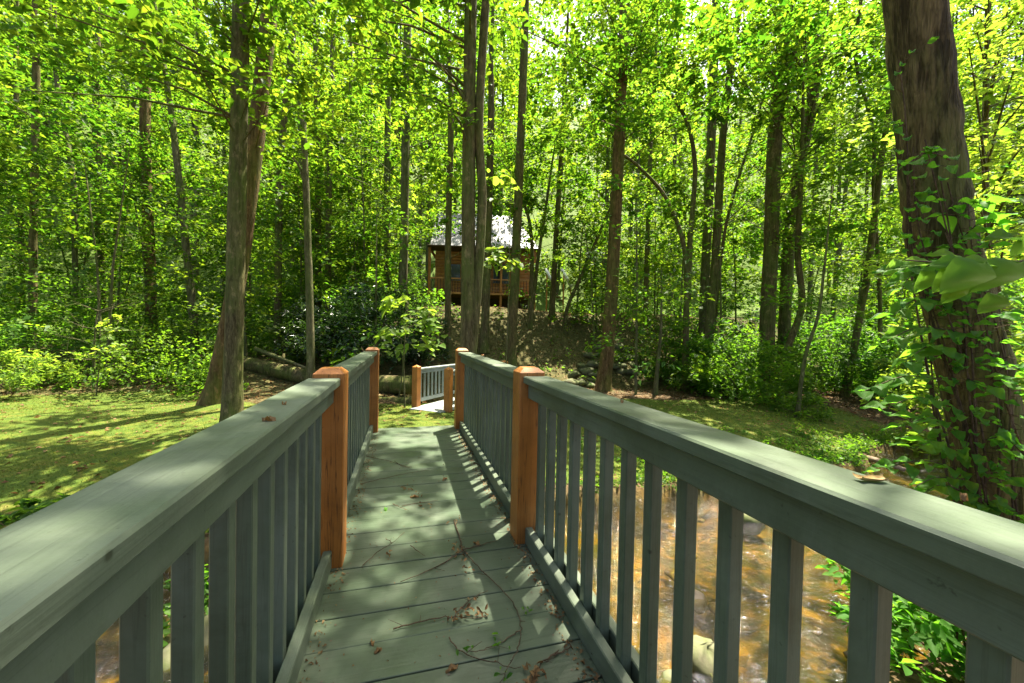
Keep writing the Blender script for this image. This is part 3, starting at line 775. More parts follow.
# ------------------------------------------------------------------ vines on the big trunk, near leaves
rv = np.random.default_rng(5)
def axis_at(py):
    ys = [p[1] for p in bigpts][::-1]; xs = [p[0] for p in bigpts][::-1]
    return float(np.interp(py, ys, xs)), float(np.interp(py, [0, 250, 430, 700], [61, 76, 92, 105]))
vine = tag(empty('climbing_vine', at(985, 430, 2.1)), 'leafy climbing vine spread over the massive leaning trunk', 'vine')
voff = -np.array(vine.location)
vm = MB(); LP, LN, LD, LL, LW_ = [], [], [], [], []
def add_leaf(p, n, d, l, w):
    LP.append(p); LN.append(n); LD.append(d); LL.append(l); LW_.append(w)
for s in range(13):
    u = rv.uniform(-.95, .8) if s > 3 else (-.85, -.55, -.7, .55)[s]
    ytop = rv.uniform(110, 330) if s > 2 else (60, 180, 250)[s]
    pts = []
    for py in np.linspace(690, ytop, 14):
        cx, w = axis_at(py)
        uu = np.clip(u+.25*math.sin(py/70+s), -1.05, 1.0)
        d = BD-.24*math.sqrt(max(0.05, 1-uu*uu))-.04
        pts.append(at(cx+uu*w*.5, py, d))
    vm.tube([p+voff for p in catmull(pts, 3)], [.007-.004*i/39 for i in range(40)], 5, False)
    for p, q in zip(pts[:-1], pts[1:]):
        for k in range(5 if s < 3 else 2):
            b = p+(q-p)*rv.random()
            out = -fwd*rv.uniform(.5, 1.2)+right*rv.normal(-.25 if u < 0 else .2, .8)+up*rv.normal(.1, .3)
            out = out/np.linalg.norm(out)
            l = rv.uniform(.035, .078)
            stem = b+out*rv.uniform(.03, .14)
            vm.tube([b+voff, stem+voff], [.002, .0012], 3, False)
            n = np.array([0, 0, 1.0])-.5*fwd+rv.normal(0, .4, 3)
            add_leaf(stem, n, out+np.array([0, 0, -.25]), l, l*.62)
# side shoots hanging out to the left over the creek
for (x0, y0, x1, y1, m) in ((950, 330, 880, 345, 9), (945, 380, 862, 392, 9), (955, 430, 905, 425, 8), (960, 470, 880, 470, 10), (948, 290, 905, 270, 8), (960, 490, 915, 500, 8), (985, 500, 935, 520, 9), (940, 215, 985, 205, 8), (950, 160, 905, 165, 5), (960, 240, 1000, 225, 8), (990, 380, 1024, 372, 6), (985, 440, 1024, 455, 6), (940, 300, 890, 318, 9), (950, 350, 905, 362, 9), (950, 405, 880, 410, 9), (955, 455, 915, 448, 8), (930, 265, 895, 300, 7), (965, 480, 900, 496, 9)):
    a = at(x0, y0, 2.05); b = at(x1, y1, 1.95)
    c = (a+b)/2+np.array([0, 0, .05])
    pp = catmull([a, c, b], 5); vm.tube([p+voff for p in pp], np.linspace(.004, .0015, len(pp)), 4, False)
    for j in range(m):
        t = (j+.6)/m
        p = pp[min(len(pp)-1, int(t*len(pp)))]
        d = (b-a)/np.linalg.norm(b-a); sd = np.cross(d, np.array([0, 0, 1.0]))
        dirv = d*.6+sd*(1 if j % 2 else -1)*rv.uniform(.5, 1)+np.array([0, 0, rv.normal(-.2, .2)])
        l = rv.uniform(.06, .115)
        add_leaf(p, np.array([0, 0, 1.0])-.35*fwd+rv.normal(0, .3, 3), dirv, l, l*.6)
vm.build('stems', M['twig'], vine)

def big_leaf(mb, p, d, n, L, W):
    """one broad leaf with a curved blade (near the camera)"""
    d = d/np.linalg.norm(d); n = n-d*(n @ d); n = n/np.linalg.norm(n); s = np.cross(n, d)
    prof = [0, .55, .85, 1, .97, .85, .62, .34, .0]
    vs, fs = [], []
    for i, w in enumerate(prof):
        t = i/(len(prof)-1)
        c = p+d*L*t-n*(.16*L*t*t)
        for k in (-1, -.5, 0, .5, 1):
            vs.append(c+s*k*w*W*.5+n*(abs(k)*.20*w*W)+n*.006*math.sin(9*t+3*k))
    for i in range(len(prof)-1):
        for k in range(4):
            fs.append((i*5+k, i*5+k+1, i*5+k+6, i*5+k+5))
    mb.add(vs, fs, True)

fm_ = MB()
for p, n, d, l, w_ in zip(LP, LN, LD, LL, LW_): big_leaf(fm_, p+voff, d, n, l*1.15, w_*1.15)
fm_.build('foliage', M['vine'], vine)
br = tag(empty('overhanging_branch', at(1060, 262, 1.15)), 'near branch of broad bright green leaves reaching in front of the massive trunk', 'branch')
boff = -np.array(br.location)
stem = MB(); pth = catmull([at(1075, 258, 1.15), at(1010, 262, 1.12), at(950, 263, 1.12), at(905, 260, 1.1)], 5)
stem.tube([p+boff for p in pth], np.linspace(.005, .0018, len(pth)), 6, False); stem.build('stem', M['twig'], br)
bl = MB()
for (x, y, dx, dy, L, W, dd) in ((985, 262, -52, 34, .15, .095, 1.06), (1000, 264, -60, -4, .15, .055, 1.1), (975, 262, -62, 0, .15, .05, 1.1), (935, 262, -60, 2, .13, .042, 1.12), (1022, 262, -55, 28, .17, .085, 1.08), (1035, 258, 50, 20, .16, .08, 1.12), (960, 258, -40, -12, .11, .04, 1.2), (1010, 258, 20, -24, .12, .05, 1.2), (955, 266, -30, 40, .10, .055, 1.1), (932, 268, -24, 42, .09, .05, 1.15), (908, 262, -36, 14, .085, .042, 1.12), (965, 280, -32, 34, .10, .055, 1.14), (1005, 296, -44, 26, .10, .06, 1.18), (1020, 240, -40, -10, .12, .06, 1.2)):
    a = at(x, y, dd); b = at(x+dx, y+dy, dd-.03)
    big_leaf(bl, a+boff, b-a, np.array([0, 0, 1.0])-.9*fwd+.3*right, L, W)
bl.build('foliage', M['branch'], br)

# ------------------------------------------------------------------ shrubs and saplings
def shrub(label, px, py, depth, R, H, ns, nl, L, mat, seed, name='shrub', cat='shrub', stems=7, base=None, group=None, tilt=.5, Wr=.5, hole=False):
    rng = np.random.default_rng(seed)
    c = at(px, py, depth) if base is None else np.array(base)
    bz = float(zt(c[0], c[1]))
    root = tag(empty(name, (c[0], c[1], bz)), label, cat, group)
    a = rng.uniform(0, 2*PI, ns); t = rng.random(ns)
    r = R*np.sqrt(rng.random(ns))*(.55+.6*np.sin(PI*np.clip(.15+.75*t, 0, 1)))
    C = np.stack([r*np.cos(a), r*np.sin(a), .12*H+H*.88*t*(1-.35*(r/R)**2)], 1)
    if hole:
        kk = [in_view_hole(q+np.array([c[0], c[1], bz])) for q in C]; C = C[kk]; r = r[kk]; a = a[kk]
    Rs = rng.uniform(.6, 1.2, len(C))*R*.30
    st = MB()
    for k in range(min(stems, len(C))):
        q = C[k]
        st.tube([np.array([rng.normal(0, .06), rng.normal(0, .06), -.05]), q*np.array([.45, .45, .55]), q], [.018*H/1.5, .012*H/1.5, .005], 5, False)
    st.build('stems', M['twig'], root)
    Pn = sprays(rng, C, Rs, nl, L, flat=.25, tilt=tilt, Wr=Wr)
    V_, Q_ = leaf_geo(*Pn)
    link('foliage', np_mesh('foliage', V_, Q_), M[mat], root)
    return root

def G(px, depth):
    p = at(px, 380, depth); return (p[0], p[1], 0)
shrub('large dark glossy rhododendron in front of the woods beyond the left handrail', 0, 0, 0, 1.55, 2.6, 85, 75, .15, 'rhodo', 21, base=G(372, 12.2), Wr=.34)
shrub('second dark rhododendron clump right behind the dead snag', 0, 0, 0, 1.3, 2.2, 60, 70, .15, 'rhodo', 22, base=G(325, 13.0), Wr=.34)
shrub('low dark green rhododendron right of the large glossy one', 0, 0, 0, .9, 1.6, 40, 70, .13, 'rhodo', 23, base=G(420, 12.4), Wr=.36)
shrub('dense mid green bush below the closely set pair of trunks', 0, 0, 0, 1.5, 2.0, 80, 80, .12, 'mid', 24, base=G(742, 11.6))
shrub('broad leafy bush on the bank below the bent grey trunk', 0, 0, 0, 1.3, 1.9, 70, 80, .12, 'mid', 25, base=G(700, 13.0))
shrub('dark bush hanging over the creek bend left of the vine covered tree', 0, 0, 0, 1.3, 2.1, 70, 80, .12, 'mid', 26, base=G(905, 10.8))
shrub('tall leafy bush between the two slanting stems above the creek', 0, 0, 0, 1.4, 2.5, 80, 80, .12, 'mid', 27, base=G(830, 12.8))
shrub('small low bush at the foot of the pale sapling', 0, 0, 0, .5, .55, 22, 60, .09, 'mid', 28, base=G(800, 9.6))
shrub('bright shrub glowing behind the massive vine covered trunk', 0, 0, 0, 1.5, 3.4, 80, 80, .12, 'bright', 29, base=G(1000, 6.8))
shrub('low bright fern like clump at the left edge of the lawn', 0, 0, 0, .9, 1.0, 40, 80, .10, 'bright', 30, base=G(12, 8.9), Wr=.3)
shrub('low leafy plant on the near left edge of the creek bank', 0, 0, 0, .45, .30, 26, 34, .09, 'mid', 31, base=G(18, 3.75), Wr=.6, name='plant', cat='plant')
shrub('small green plant half hidden by the left handrail on the bank', 0, 0, 0, .38, .28, 20, 34, .08, 'mid', 32, base=G(95, 3.9), Wr=.6, name='plant', cat='plant')
shrub('bright leafy bush seen through the railing at the lower right corner', 0, 0, 0, .52, .74, 46, 46, .085, 'vine', 33, base=onplane(955, 692, -.95), tilt=.35)
shrub('small leafy sprout among driftwood in the creek seen through the right balusters', 0, 0, 0, .2, .34, 12, 22, .075, 'vine', 34, base=onplane(880, 668, -1.0), tilt=.35, name='plant', cat='plant')
shrub('moss green bush under the left handrail at the water edge', 0, 0, 0, .4, .32, 26, 40, .07, 'mid', 35, base=onplane(215, 590, -.9), name='plant', cat='plant')

def maple(label, base_px, depth, tops, L, seed, mat='bright', n=7):
    """sapling with layered plates of big bright leaves"""
    rng = np.random.default_rng(seed)
    b = at(base_px[0], base_px[1], depth); b[2] = float(zt(b[0], b[1]))
    root = tag(empty('sapling', b), label, 'sapling')
    mb = MB(); arrs = []
    topz = max(at(x, y, depth)[2] for x, y, r, n_ in tops)
    t0 = np.array([0, 0, -.05]); t1 = np.array([.05, .05, topz-b[2]])
    mb.tube(catmull([t0, t1*.5+rng.normal(0, .05, 3), t1], 5), np.linspace(.018, .006, 11), 6, False)
    for x, y, r, n_ in tops:
        c = at(x, y, depth+rng.normal(0, .25))-b
        s = t1*np.clip((c[2]-.15)/t1[2], .1, 1)
        mb.tube([s, (s+c)/2+np.array([0, 0, .06]), c], [.009, .006, .003], 5, False)
        arrs.append(sprays(rng, c[None], np.array([r]), n_, L, flat=.10, tilt=.28, droop=.35, Wr=.75, twigs=5, up=-.35*fwd))
    mb.build('trunk', M['bark_pale'], root)
    leaf_obj('crown', arrs, M[mat], root, droop=.2)
maple('bright maple sapling with large sunlit leaves left of the far bridge end', (405, 400), 8.6, [(400, 298, .45, 26), (420, 310, .42, 24), (395, 322, .45, 26), (430, 322, .3, 16), (385, 335, .35, 18), (412, 332, .35, 16)], .21, 41)
maple('bright leaved sapling glowing in front of the cabin wall', (505, 372), 9.2, [(498, 250, .36, 18), (488, 262, .32, 16), (508, 258, .30, 15), (503, 268, .28, 14), (500, 198, .26, 12), (512, 186, .22, 10), (495, 172, .3, 13)], .2, 42)
maple('small twiggy sapling with sparse bright leaves at the back of the left lawn', (96, 392), 9.3, [(112, 318, .32, 30), (118, 330, .34, 34), (108, 345, .34, 34), (120, 350, .3, 28), (100, 362, .34, 30), (85, 358, .36, 26), (124, 364, .28, 22), (72, 352, .3, 14)], .10, 43)
maple('low spray of yellow green leaves under the far left handrail end', (398, 398), 9.6, [(440, 340, .3, 10), (408, 345, .4, 24), (428, 347, .3, 20)], .18, 44)
# bare twiggy sapling next to it
rng = np.random.default_rng(77)
b = at(94, 394, 9.7); b[2] = float(zt(b[0], b[1]))
bt = tag(empty('bare_sapling', b), 'bare grey twiggy sapling with spreading dead branches before the left thicket', 'sapling')
mb = MB(); tip = at(100, 292, 9.7)-b
mb.tube(catmull([np.zeros(3), tip*.5+np.array([-.05, 0, 0]), tip], 6), np.linspace(.035, .01, 13), 7, False)
for (x, y, h) in ((62, 318, .62), (135, 292, .8), (148, 300, .78), (55, 335, .5), (70, 300, .8), (50, 360, .3), (128, 318, .66), (88, 283, .9), (60, 350, .38), (140, 330, .6)):
    e = at(x, y, 9.5+rng.normal(0, .3))-b; s = tip*h
    m_ = (s+e)/2+rng.normal(0, .05, 3)
    mb.tube(catmull([s, m_, e], 4), np.linspace(.012, .003, 9), 5, False)
    for k in range(6):
        q = s+(e-s)*rng.uniform(.3, 1); mb.tube([q, q+rng.normal(0, .16, 3)], [.004, .002], 4, False)
mb.build('branches', M['bark_pale'], bt)

# ------------------------------------------------------------------ undergrowth, far woods, litter, grass
rng = np.random.default_rng(90)
Cs, Rs = [], []
for px0, px1, d0, d1, n, hmax in ((-90, 228, 9.4, 15, 520, 2.4), (228, 440, 12.9, 17, 220, 1.7), (690, 1110, 10.5, 17, 380, 2.2), (690, 760, 13.5, 19, 60, 1.0), (560, 690, 15.5, 19, 50, .8), (430, 700, 12.6, 18.5, 26, .2), (-120, 420, 15, 24, 300, 3.2), (560, 1150, 16, 26, 330, 3.4)):
    for _ in range(n):
        px, d = rng.uniform(px0, px1), d0+(d1-d0)*rng.random()**1.1
        p = at(px, 330, d); z = float(zt(p[0], p[1]))
        h = hmax*rng.random()**.8*(.5+.5*math.sin(px/37.0)*math.sin(px/61.0+d))
        q = np.array([p[0], p[1], z+.12+abs(h)])
        if p[1] < far_edge(p[0])+.3 or not in_view_hole(q): continue
        Cs.append(q); Rs.append(rng.uniform(.28, .62))
arr = sprays(rng, np.array(Cs), np.array(Rs), 46, .11, flat=.28, tilt=.5)
o = leaf_obj('undergrowth', [arr], M['mid'], hexa=False)
tag(o, 'dense green thicket and saplings covering the floor of the woods', kind='stuff')

rng = np.random.default_rng(91)
arrs, trunks = [], MB()
C2, R2, C3, R3 = [], [], [], []
nt_ = 0
while nt_ < 330:
    px = rng.uniform(-260, 1280); d = (17+20*rng.random()) if nt_ < 45 else 36+75*rng.random()**1.3
    p = at(px, 330, d); z = float(zt(p[0], p[1]))
    fx, fy, fd = pix((p[0], p[1], z+2))
    if 400 < fx < 580 and fd < 32: continue
    H = rng.uniform(12, 22); h0 = rng.uniform(.6, 3.5); R = rng.uniform(2.4, 4.0)
    rr = rng.uniform(.09, .2)
    tx, ty = rng.normal(0, .5, 2)
    if nt_ % 3 == 0: trunks.tube([(p[0], p[1], z-.2), (p[0]+tx*.4, p[1]+ty*.4, z+H*.5), (p[0]+tx, p[1]+ty, z+H*.95)], [rr, rr*.75, rr*.2], 7, False)
    ns = 46
    t = rng.random(ns); zz = z+h0+(H-h0)*t
    pr = R*(.35+.65*np.sin(PI*np.clip(.15+.8*t, 0, 1)))*np.sqrt(rng.uniform(.03, 1, ns)); a = rng.uniform(0, 2*PI, ns)
    c = np.stack([p[0]+tx*t+pr*np.cos(a), p[1]+ty*t+pr*np.sin(a), zz], 1)
    k = [in_view_hole(q) for q in c]; c = c[k]
    (C2 if d < 36 else C3).append(c); (R2 if d < 36 else R3).append(rng.uniform(.55, 1.25, len(c)))
    nt_ += 1
C4, R4 = [], []
for _ in range(125):
    px = rng.uniform(-160, 1180); d = rng.uniform(27, 50); p = at(px, 330, d); z = float(zt(p[0], p[1]))
    H = 1.14+d*.95-z; R = rng.uniform(3, 4.6); ns = 46; t = rng.random(ns); zz = z+H*(.40+.65*t)
    pr = R*(.35+.65*np.sin(PI*np.clip(.15+.8*t, 0, 1)))*np.sqrt(rng.uniform(.03, 1, ns)); a = rng.uniform(0, 2*PI, ns)
    C4.append(np.stack([p[0]+pr*np.cos(a), p[1]+pr*np.sin(a), zz], 1)); R4.append(rng.uniform(.8, 1.5, ns))
    trunks.tube([(p[0], p[1], z-.2), (p[0], p[1], z+H*.9)], [.2, .06], 7, False)
for _ in range(110):
    q = at(rng.uniform(495, 650), rng.uniform(-40, 120), rng.uniform(21, 30)); C4.append(q[None]); R4.append(np.array([rng.uniform(.9, 1.5)]))
a4 = sprays(rng, np.concatenate(C4), np.concatenate(R4), 44, .34, flat=.2)
cabc = np.array([cx_ for cx_ in at(484, 232, 25.5)])
for _ in range(26):  # leaf clusters added towards the sun so their shade dapples the cabin roof
    C2.append((cabc+np.array([rng.uniform(-3.6, 3.4)*math.cos(YAW), -rng.uniform(-3.6, 3.4)*math.sin(YAW), 0])+SUN_V*rng.uniform(3.5, 8)+np.array([0, rng.uniform(0, 3), 0]))[None]); R2.append(np.array([.9]))
a2 = sprays(rng, np.concatenate(C2), np.concatenate(R2), 36, .24, flat=.22)
a3 = sprays(rng, np.concatenate(C3), np.concatenate(R3), 18, .50, flat=.25)
o = leaf_obj('far_woods', [a2, a3, a4], M['far'], hexa=False)
tag(o, 'sunlit deciduous woods filling the hillside behind the cabin', kind='stuff')
trunks.build('far_trunks', M['bark_pale'], o)

Cs, Rs, um = [], [], MB()
cnt = 0
while cnt < 82:
    px, d = rng.uniform(-160, 1190), rng.uniform(10.5, 21)
    p = at(px, 330, d)
    if p[1] < far_edge(p[0])+2.5 or lawn_mask(p[0], p[1]) > .1: continue
    z = float(zt(p[0], p[1])); H = rng.uniform(3, 9); R = rng.uniform(1.1, 2.2)
    if d < 24 and 415 < px < 575: continue
    cnt += 1
    lean = rng.normal(0, .5, 2)
    um.tube([(p[0], p[1], z-.1), (p[0]+lean[0]*.3, p[1]+lean[1]*.3, z+H*.5), (p[0]+lean[0], p[1]+lean[1], z+H)], [.045, .03, .008], 6, False)
    for _ in range(int(9+4.5*H)):
        t = rng.random(); r = R*math.sqrt(rng.random())*(1.05-.6*t); a = rng.uniform(0, 2*PI)
        q = np.array([p[0]+lean[0]*t+r*math.cos(a), p[1]+lean[1]*t+r*math.sin(a), z+.8+(H-.6)*t])
        if in_view_hole(q): Cs.append(q); Rs.append(rng.uniform(.4, .85))
o = leaf_obj('understory', [sprays(rng, np.array(Cs), np.array(Rs), 44, .15, flat=.14, tilt=.4)], M['canopy'], hexa=False)
tag(o, 'layered leafy young trees filling the gaps between the larger trunks', kind='stuff')
um.build('thin_trunks', M['bark_pale'], o)

def scatter(n, x0, x1, y0, y1, test):
    x = rng.uniform(x0, x1, n); y = rng.uniform(y0, y1, n)
    k = test(x, y); return x[k], y[k]
# leaf litter on the woodland floor and a sprinkle on the lawn
x, y = scatter(52000, -10, 14, 4.2, 17, lambda x, y: (rng.random(len(x)) < np.where(lawn_mask(x, y) > .5, .10, .6)) & (y > far_edge(x)+.1))
P = np.stack([x, y, zt(x, y)+.008], 1); n = len(x)
L = rng.uniform(.04, .09, n)
o = leaf_obj('leaf_litter', [(P, np.array([0, 0, 1.0])+rng.normal(0, .3, (n, 3)), rng.normal(0, 1, (n, 3))*np.array([1, 1, .1]), L, L*.6)], M['dead'], hexa=False, fold=.3)
tag(o, 'brown dead leaves scattered over the woodland floor and the lawn', kind='stuff')
x, y = scatter(150000, -9.5, 11, 3.9, 11.5, lambda x, y: (lawn_mask(x, y) > .35) & (y > far_edge(x)+.02) & (rng.random(len(x)) < .55+.45*np.sin(2.1*x+1.3*y)*np.sin(1.2*y-.7*x)))
n = len(x); P = np.stack([x, y, zt(x, y)-.004], 1)
L = rng.uniform(.018, .052, n)*(1+.8*(rng.random(n) < .04))
D = np.array([0, 0, 1.0])+rng.normal(0, .55, (n, 3)); D[:, 2] = np.abs(D[:, 2])
o = leaf_obj('grass', [(P, rng.normal(0, 1, (n, 3)), D, L, rng.uniform(.004, .009, n))], M['grass'], hexa=False, fold=.1)
tag(o, 'short mossy grass growing on the lawn either side of the bridge', kind='stuff')
# tufts and ferny growth along the creek edge
Cs = []
for xx in np.arange(-8, 10, .13):
    e = far_edge(xx)
    for _q in range(2): Cs.append((xx+rng.normal(0, .05), e+rng.uniform(0, .22), float(zt(xx, e+.12))+.03))
for xx in np.arange(-4, 6, .2):
    e = near_edge(xx)
    if rng.random() < .6 and not -.6 < xx < 1.0: Cs.append((xx, e-rng.uniform(.05, .5), float(zt(xx, e-.2))+.05))
for _q in range(420):
    xx = rng.uniform(3.0, 10.5); yy = far_edge(xx)+abs(rng.normal(0, .9)); Cs.append((xx, yy, float(zt(xx, yy))+.04))
Cs = np.array(Cs)
o = leaf_obj('bank_growth', [sprays(rng, Cs, rng.uniform(.08, .2, len(Cs)), 30, .05, flat=.3, tilt=.6)], M['mid'], hexa=False)
tag(o, 'low green weeds and moss fringing the creek banks', kind='stuff')

# ------------------------------------------------------------------ stones, logs
def stone(label, p, size, seed, mat='rock', group=None, sink=.35):
    rr = random.Random(seed)
    mb = MB()
    n, m = 18, 11
    vs = []; ph = [rr.uniform(0, 6.28) for _ in range(6)]
    for i in range(m+1):
        th = PI*i/m
        for k in range(n):
            a = 2*PI*k/n
            v = np.array([math.sin(th)*math.cos(a), math.sin(th)*math.sin(a), math.cos(th)])
            r = 1+.16*math.sin(2*a+ph[0]+th)+.12*math.sin(3*a+ph[1])*math.sin(2*th+ph[2])+.06*math.sin(5*a+ph[3])*math.sin(4*th+ph[4])+.05*math.sin(7*a+3*th+ph[5])+rr.uniform(-.025, .025)
            v = np.sign(v)*np.abs(v)**.86
            vs.append(v*r*np.array(size)*.5)
    fs = [(i*n+k, (i+1)*n+k, (i+1)*n+(k+1) % n, i*n+(k+1) % n) for i in range(m) for k in range(n)]
    mb.add(vs, fs, True)
    o = mb.build('stone', M[mat], None, (float(p[0]), float(p[1]), float(p[2])+size[2]*(.5-sink)))
    o.rotation_euler = (rr.uniform(-.12, .12), rr.uniform(-.12, .12), rr.uniform(0, 6.28))
    return tag(o, label, 'stone', group)
k = 0
for row, y_px, x0, x1, n in ((0, 384, 566, 600, 4), (1, 374, 572, 604, 4), (2, 366, 578, 640, 6), (3, 357, 586, 640, 5), (4, 349, 596, 630, 4), (5, 373, 615, 680, 5)):
    for j in range(n):
        px = x0+(x1-x0)*(j+.5)/n+random.uniform(-3, 3)
        p = ground(px, y_px+random.uniform(-2, 2))
        stone('flat mossy stone in the tumbled wall at the foot of the wooded bank', p, (random.uniform(.4, .8), random.uniform(.3, .5), random.uniform(.16, .27)), 200+k, group='stones of the tumbled bank wall'); k += 1
for lab, px, py, s in (('rounded mossy boulder in the creek below the right bottom rail', 705, 668, (.34, .28, .24)), ('flat dark stone lying in the creek left of the mossy boulder', 672, 690, (.22, .16, .1)),
                       ('brown stone breaking the riffle in mid creek', 690, 600, (.24, .2, .12)), ('mossy stone at the far creek edge under the right lawn', 742, 522, (.4, .28, .26)),
                       ('long mossy ledge stone in the water under the left handrail', 215, 632, (.75, .3, .22)), ('dark wet stone in the creek beside the left ledge', 285, 600, (.35, .3, .22))):
    stone(lab, onplane(px, py, WATER-.06), s, 300+k, 'rock' if 'moss' in lab else 'wet_rock'); k += 1
for j in range(38):
    xx = random.uniform(-3, 5.5); e0, e1 = float(near_edge(xx)), float(far_edge(xx)); yy = random.uniform(e0+.2, e1-.1)
    s = random.uniform(.06, .15)
    stone('small brown cobble on the bed of the amber creek', (xx, yy, float(zt(xx, yy))), (s*1.3, s, s*.6), 400+j, 'wet_rock', 'cobbles on the creek bed')

def log(label, pts, r0, r1, mat, seed, name='fallen_log', stubs=0):
    rg = random.Random(seed)
    pts = [np.array(p) for p in pts]
    root = tag(empty(name, pts[0]), label, 'log'); off = -pts[0]
    P = catmull(pts, 7); mb = MB()
    mb.tube([p+off for p in P], np.linspace(r0, r1, len(P)), 14, True, .06, rg)
    mb.build('trunk', M[mat], root)
    for s in range(stubs):
        q = P[rg.randrange(2, len(P)-2)]+off; d = np.array([rg.uniform(-.5, .5), rg.uniform(-.3, .3), 1]); l = rg.uniform(.25, .6)
        MB().tube([q, q+d*l*.6, q+d*l+np.array([.05, 0, 0])], [r0*.28, r0*.2, r0*.12], 7).build('branch_stub', M[mat], root)
def lg(px, py, d, lift=0.0): return at(px, py, d)
log('thick fallen log lying across the clearing behind both handrails', [at(236, 362, 12.2), at(280, 371, 11.6), at(312, 378, 11.2), at(360, 384, 10.8), at(412, 385, 10.4)], .22, .25, 'bark', 1, stubs=2)
log('dark rotten log lying low in front of the thick fallen one', [at(376, 402, 9.9), at(400, 402, 9.6), at(420, 401, 9.4)], .13, .11, 'bark_dark', 2)
log('thin grey branch leaning across the thick fallen log', [at(256, 349, 11.6), at(285, 360, 11.2), at(316, 372, 10.9)], .06, .035, 'bark_pale', 3, name='fallen_branch')
log('weathered driftwood stick poking from the creek near the right baluster', [onplane(845, 655, -.98), onplane(868, 650, -.93), onplane(888, 672, -1.0), onplane(905, 690, -.98)], .018, .012, 'drift', 4, name='driftwood_stick')
log('pale driftwood branch upright beside the leafy sprout in the creek', [onplane(898, 672, -1.08), onplane(884, 632, -.95), onplane(878, 620, -.9)], .014, .008, 'drift', 5, name='driftwood_stick')
log('orange brown stick lying at the creek bend beyond the right handrail', [onplane(868, 458, -.9), onplane(885, 463, -.88), onplane(905, 470, -.92)], .05, .035, 'drift', 6, name='driftwood_stick')
log('thin dark stick stranded between stones under the right railing', [onplane(688, 672, -1.0), onplane(700, 662, -.93), onplane(716, 683, -1.0)], .014, .009, 'bark_dark', 7, name='driftwood_stick')
log('half sunk mossy log in the water below the left handrail', [onplane(150, 650, -1.04), onplane(240, 622, -1.0), onplane(320, 595, -1.02)], .10, .08, 'bark_dark', 8)

# ------------------------------------------------------------------ cabin beyond the bank
def face_cam(p):
    d = CAM-np.array(p); return math.atan2(d[1], d[0])+PI/2
cp = at(484, 305, 25.5); cz = float(zt(cp[0], cp[1])); cz = cp[2]+.15
cab = tag(empty('cabin', (cp[0], cp[1], cz), face_cam(cp)), 'small log cabin with pale metal roof and porch glimpsed between the trunks', 'cabin')
mb = MB()
for q in range(16):
    z0 = .3+q*.2
    mb.box(-3.2, 3.0, 0, 5.6, z0, z0+.192, .03)
mb.build('wall', M['log_wall'], cab)
MB().box(-3.1, 2.9, .08, 5.5, -2.6, .29, .02).build('foundation', M['dark_wood'], cab)
mb = MB(); gv = [(-3.2, 0, 3.52), (-3.2, 5.6, 3.52), (-3.2, 2.8, 6.38), (-3.02, 0, 3.52), (-3.02, 5.6, 3.52), (-3.02, 2.8, 6.38)]
mb.add(gv, [(0, 1, 2), (3, 5, 4), (0, 3, 4, 1), (1, 4, 5, 2), (2, 5, 3, 0)]); mb.build('gable', M['log_wall'], cab)
rf = MB(); th = .09
def slab(a, b, c, d):
    a, b, c, d = map(np.array, (a, b, c, d)); n = np.cross(b-a, d-a); n = n/np.linalg.norm(n)*th
    rf.add([a, b, c, d, a-n, b-n, c-n, d-n], [(0, 1, 2, 3), (7, 6, 5, 4), (0, 4, 5, 1), (1, 5, 6, 2), (2, 6, 7, 3), (3, 7, 4, 0)])
slab((-3.45, -.7, 3.42), (3.6, -.7, 3.42), (2.0, 2.8, 6.55), (-3.45, 2.8, 6.55))
slab((3.6, 6.3, 3.42), (-3.45, 6.3, 3.42), (-3.45, 2.8, 6.55), (2.0, 2.8, 6.55))
slab((3.6, -.7, 3.42), (3.6, 6.3, 3.42), (2.02, 2.82, 6.54), (2.02, 2.78, 6.54))
roof_o = rf.build('roof', M['roof'], cab)
sm = MB()
for j in range(17):
    x = -3.3+j*.42
    t = 1 if x < 2.1 else max(0.1, (3.55-x)/1.45)
    a = np.array((x, -.68, 3.44)); b_ = np.array((x, -.68+3.46*t, 3.44+3.1*t))
    sm.tube([a+np.array([0, 0, .015]), b_+np.array([0, 0, .015])], .018, 4, True, smooth=False)
sm.build('seam', M['roof'], roof_o)
MB().box(-3.52, -3.46, -.75, 2.8, 3.2, 3.45, .01).build('fascia', M['log_wall'], cab)
MB().box(-3.4, 3.2, -2.0, -.02, .32, .44, .01).build('porch_floor', M['log_wall'], cab)
for x in (-3.3, -1.2, 1.0, 3.05):
    MB().box(x-.07, x+.07, -1.95, -1.81, -2.2, 3.1, .01).build('porch_post', M['cedar'], cab)
MB().box(-3.3, 3.1, -1.92, -1.84, 1.22, 1.30, .01).build('porch_rail', M['log_wall'], cab)
pb = MB()
for j in range(36):
    x = -3.15+j*.173; pb.box(x-.02, x+.02, -1.9, -1.86, .45, 1.215)
pb.build('porch_balusters', M['dark_wood'], cab)
slab_r = MB().box(-3.42, 3.3, -2.1, -.705, 3.12, 3.2, .01).build('porch_roof', M['dark_wood'], cab)
for x0, x1, z0, z1 in ((-2.3, -1.5, 1.3, 2.5), (.5, 1.7, 1.2, 2.6), (-.6, .2, .5, 2.6)):
    wn = MB().box(x0, x1, -.06, -.005, z0, z1, .008).build('window' if z0 > 1 else 'door', M['cedar'], cab)
    MB().box(x0+.07, x1-.07, -.075, -.062, z0+.07, z1-.07).build('pane', M['glass'], wn)
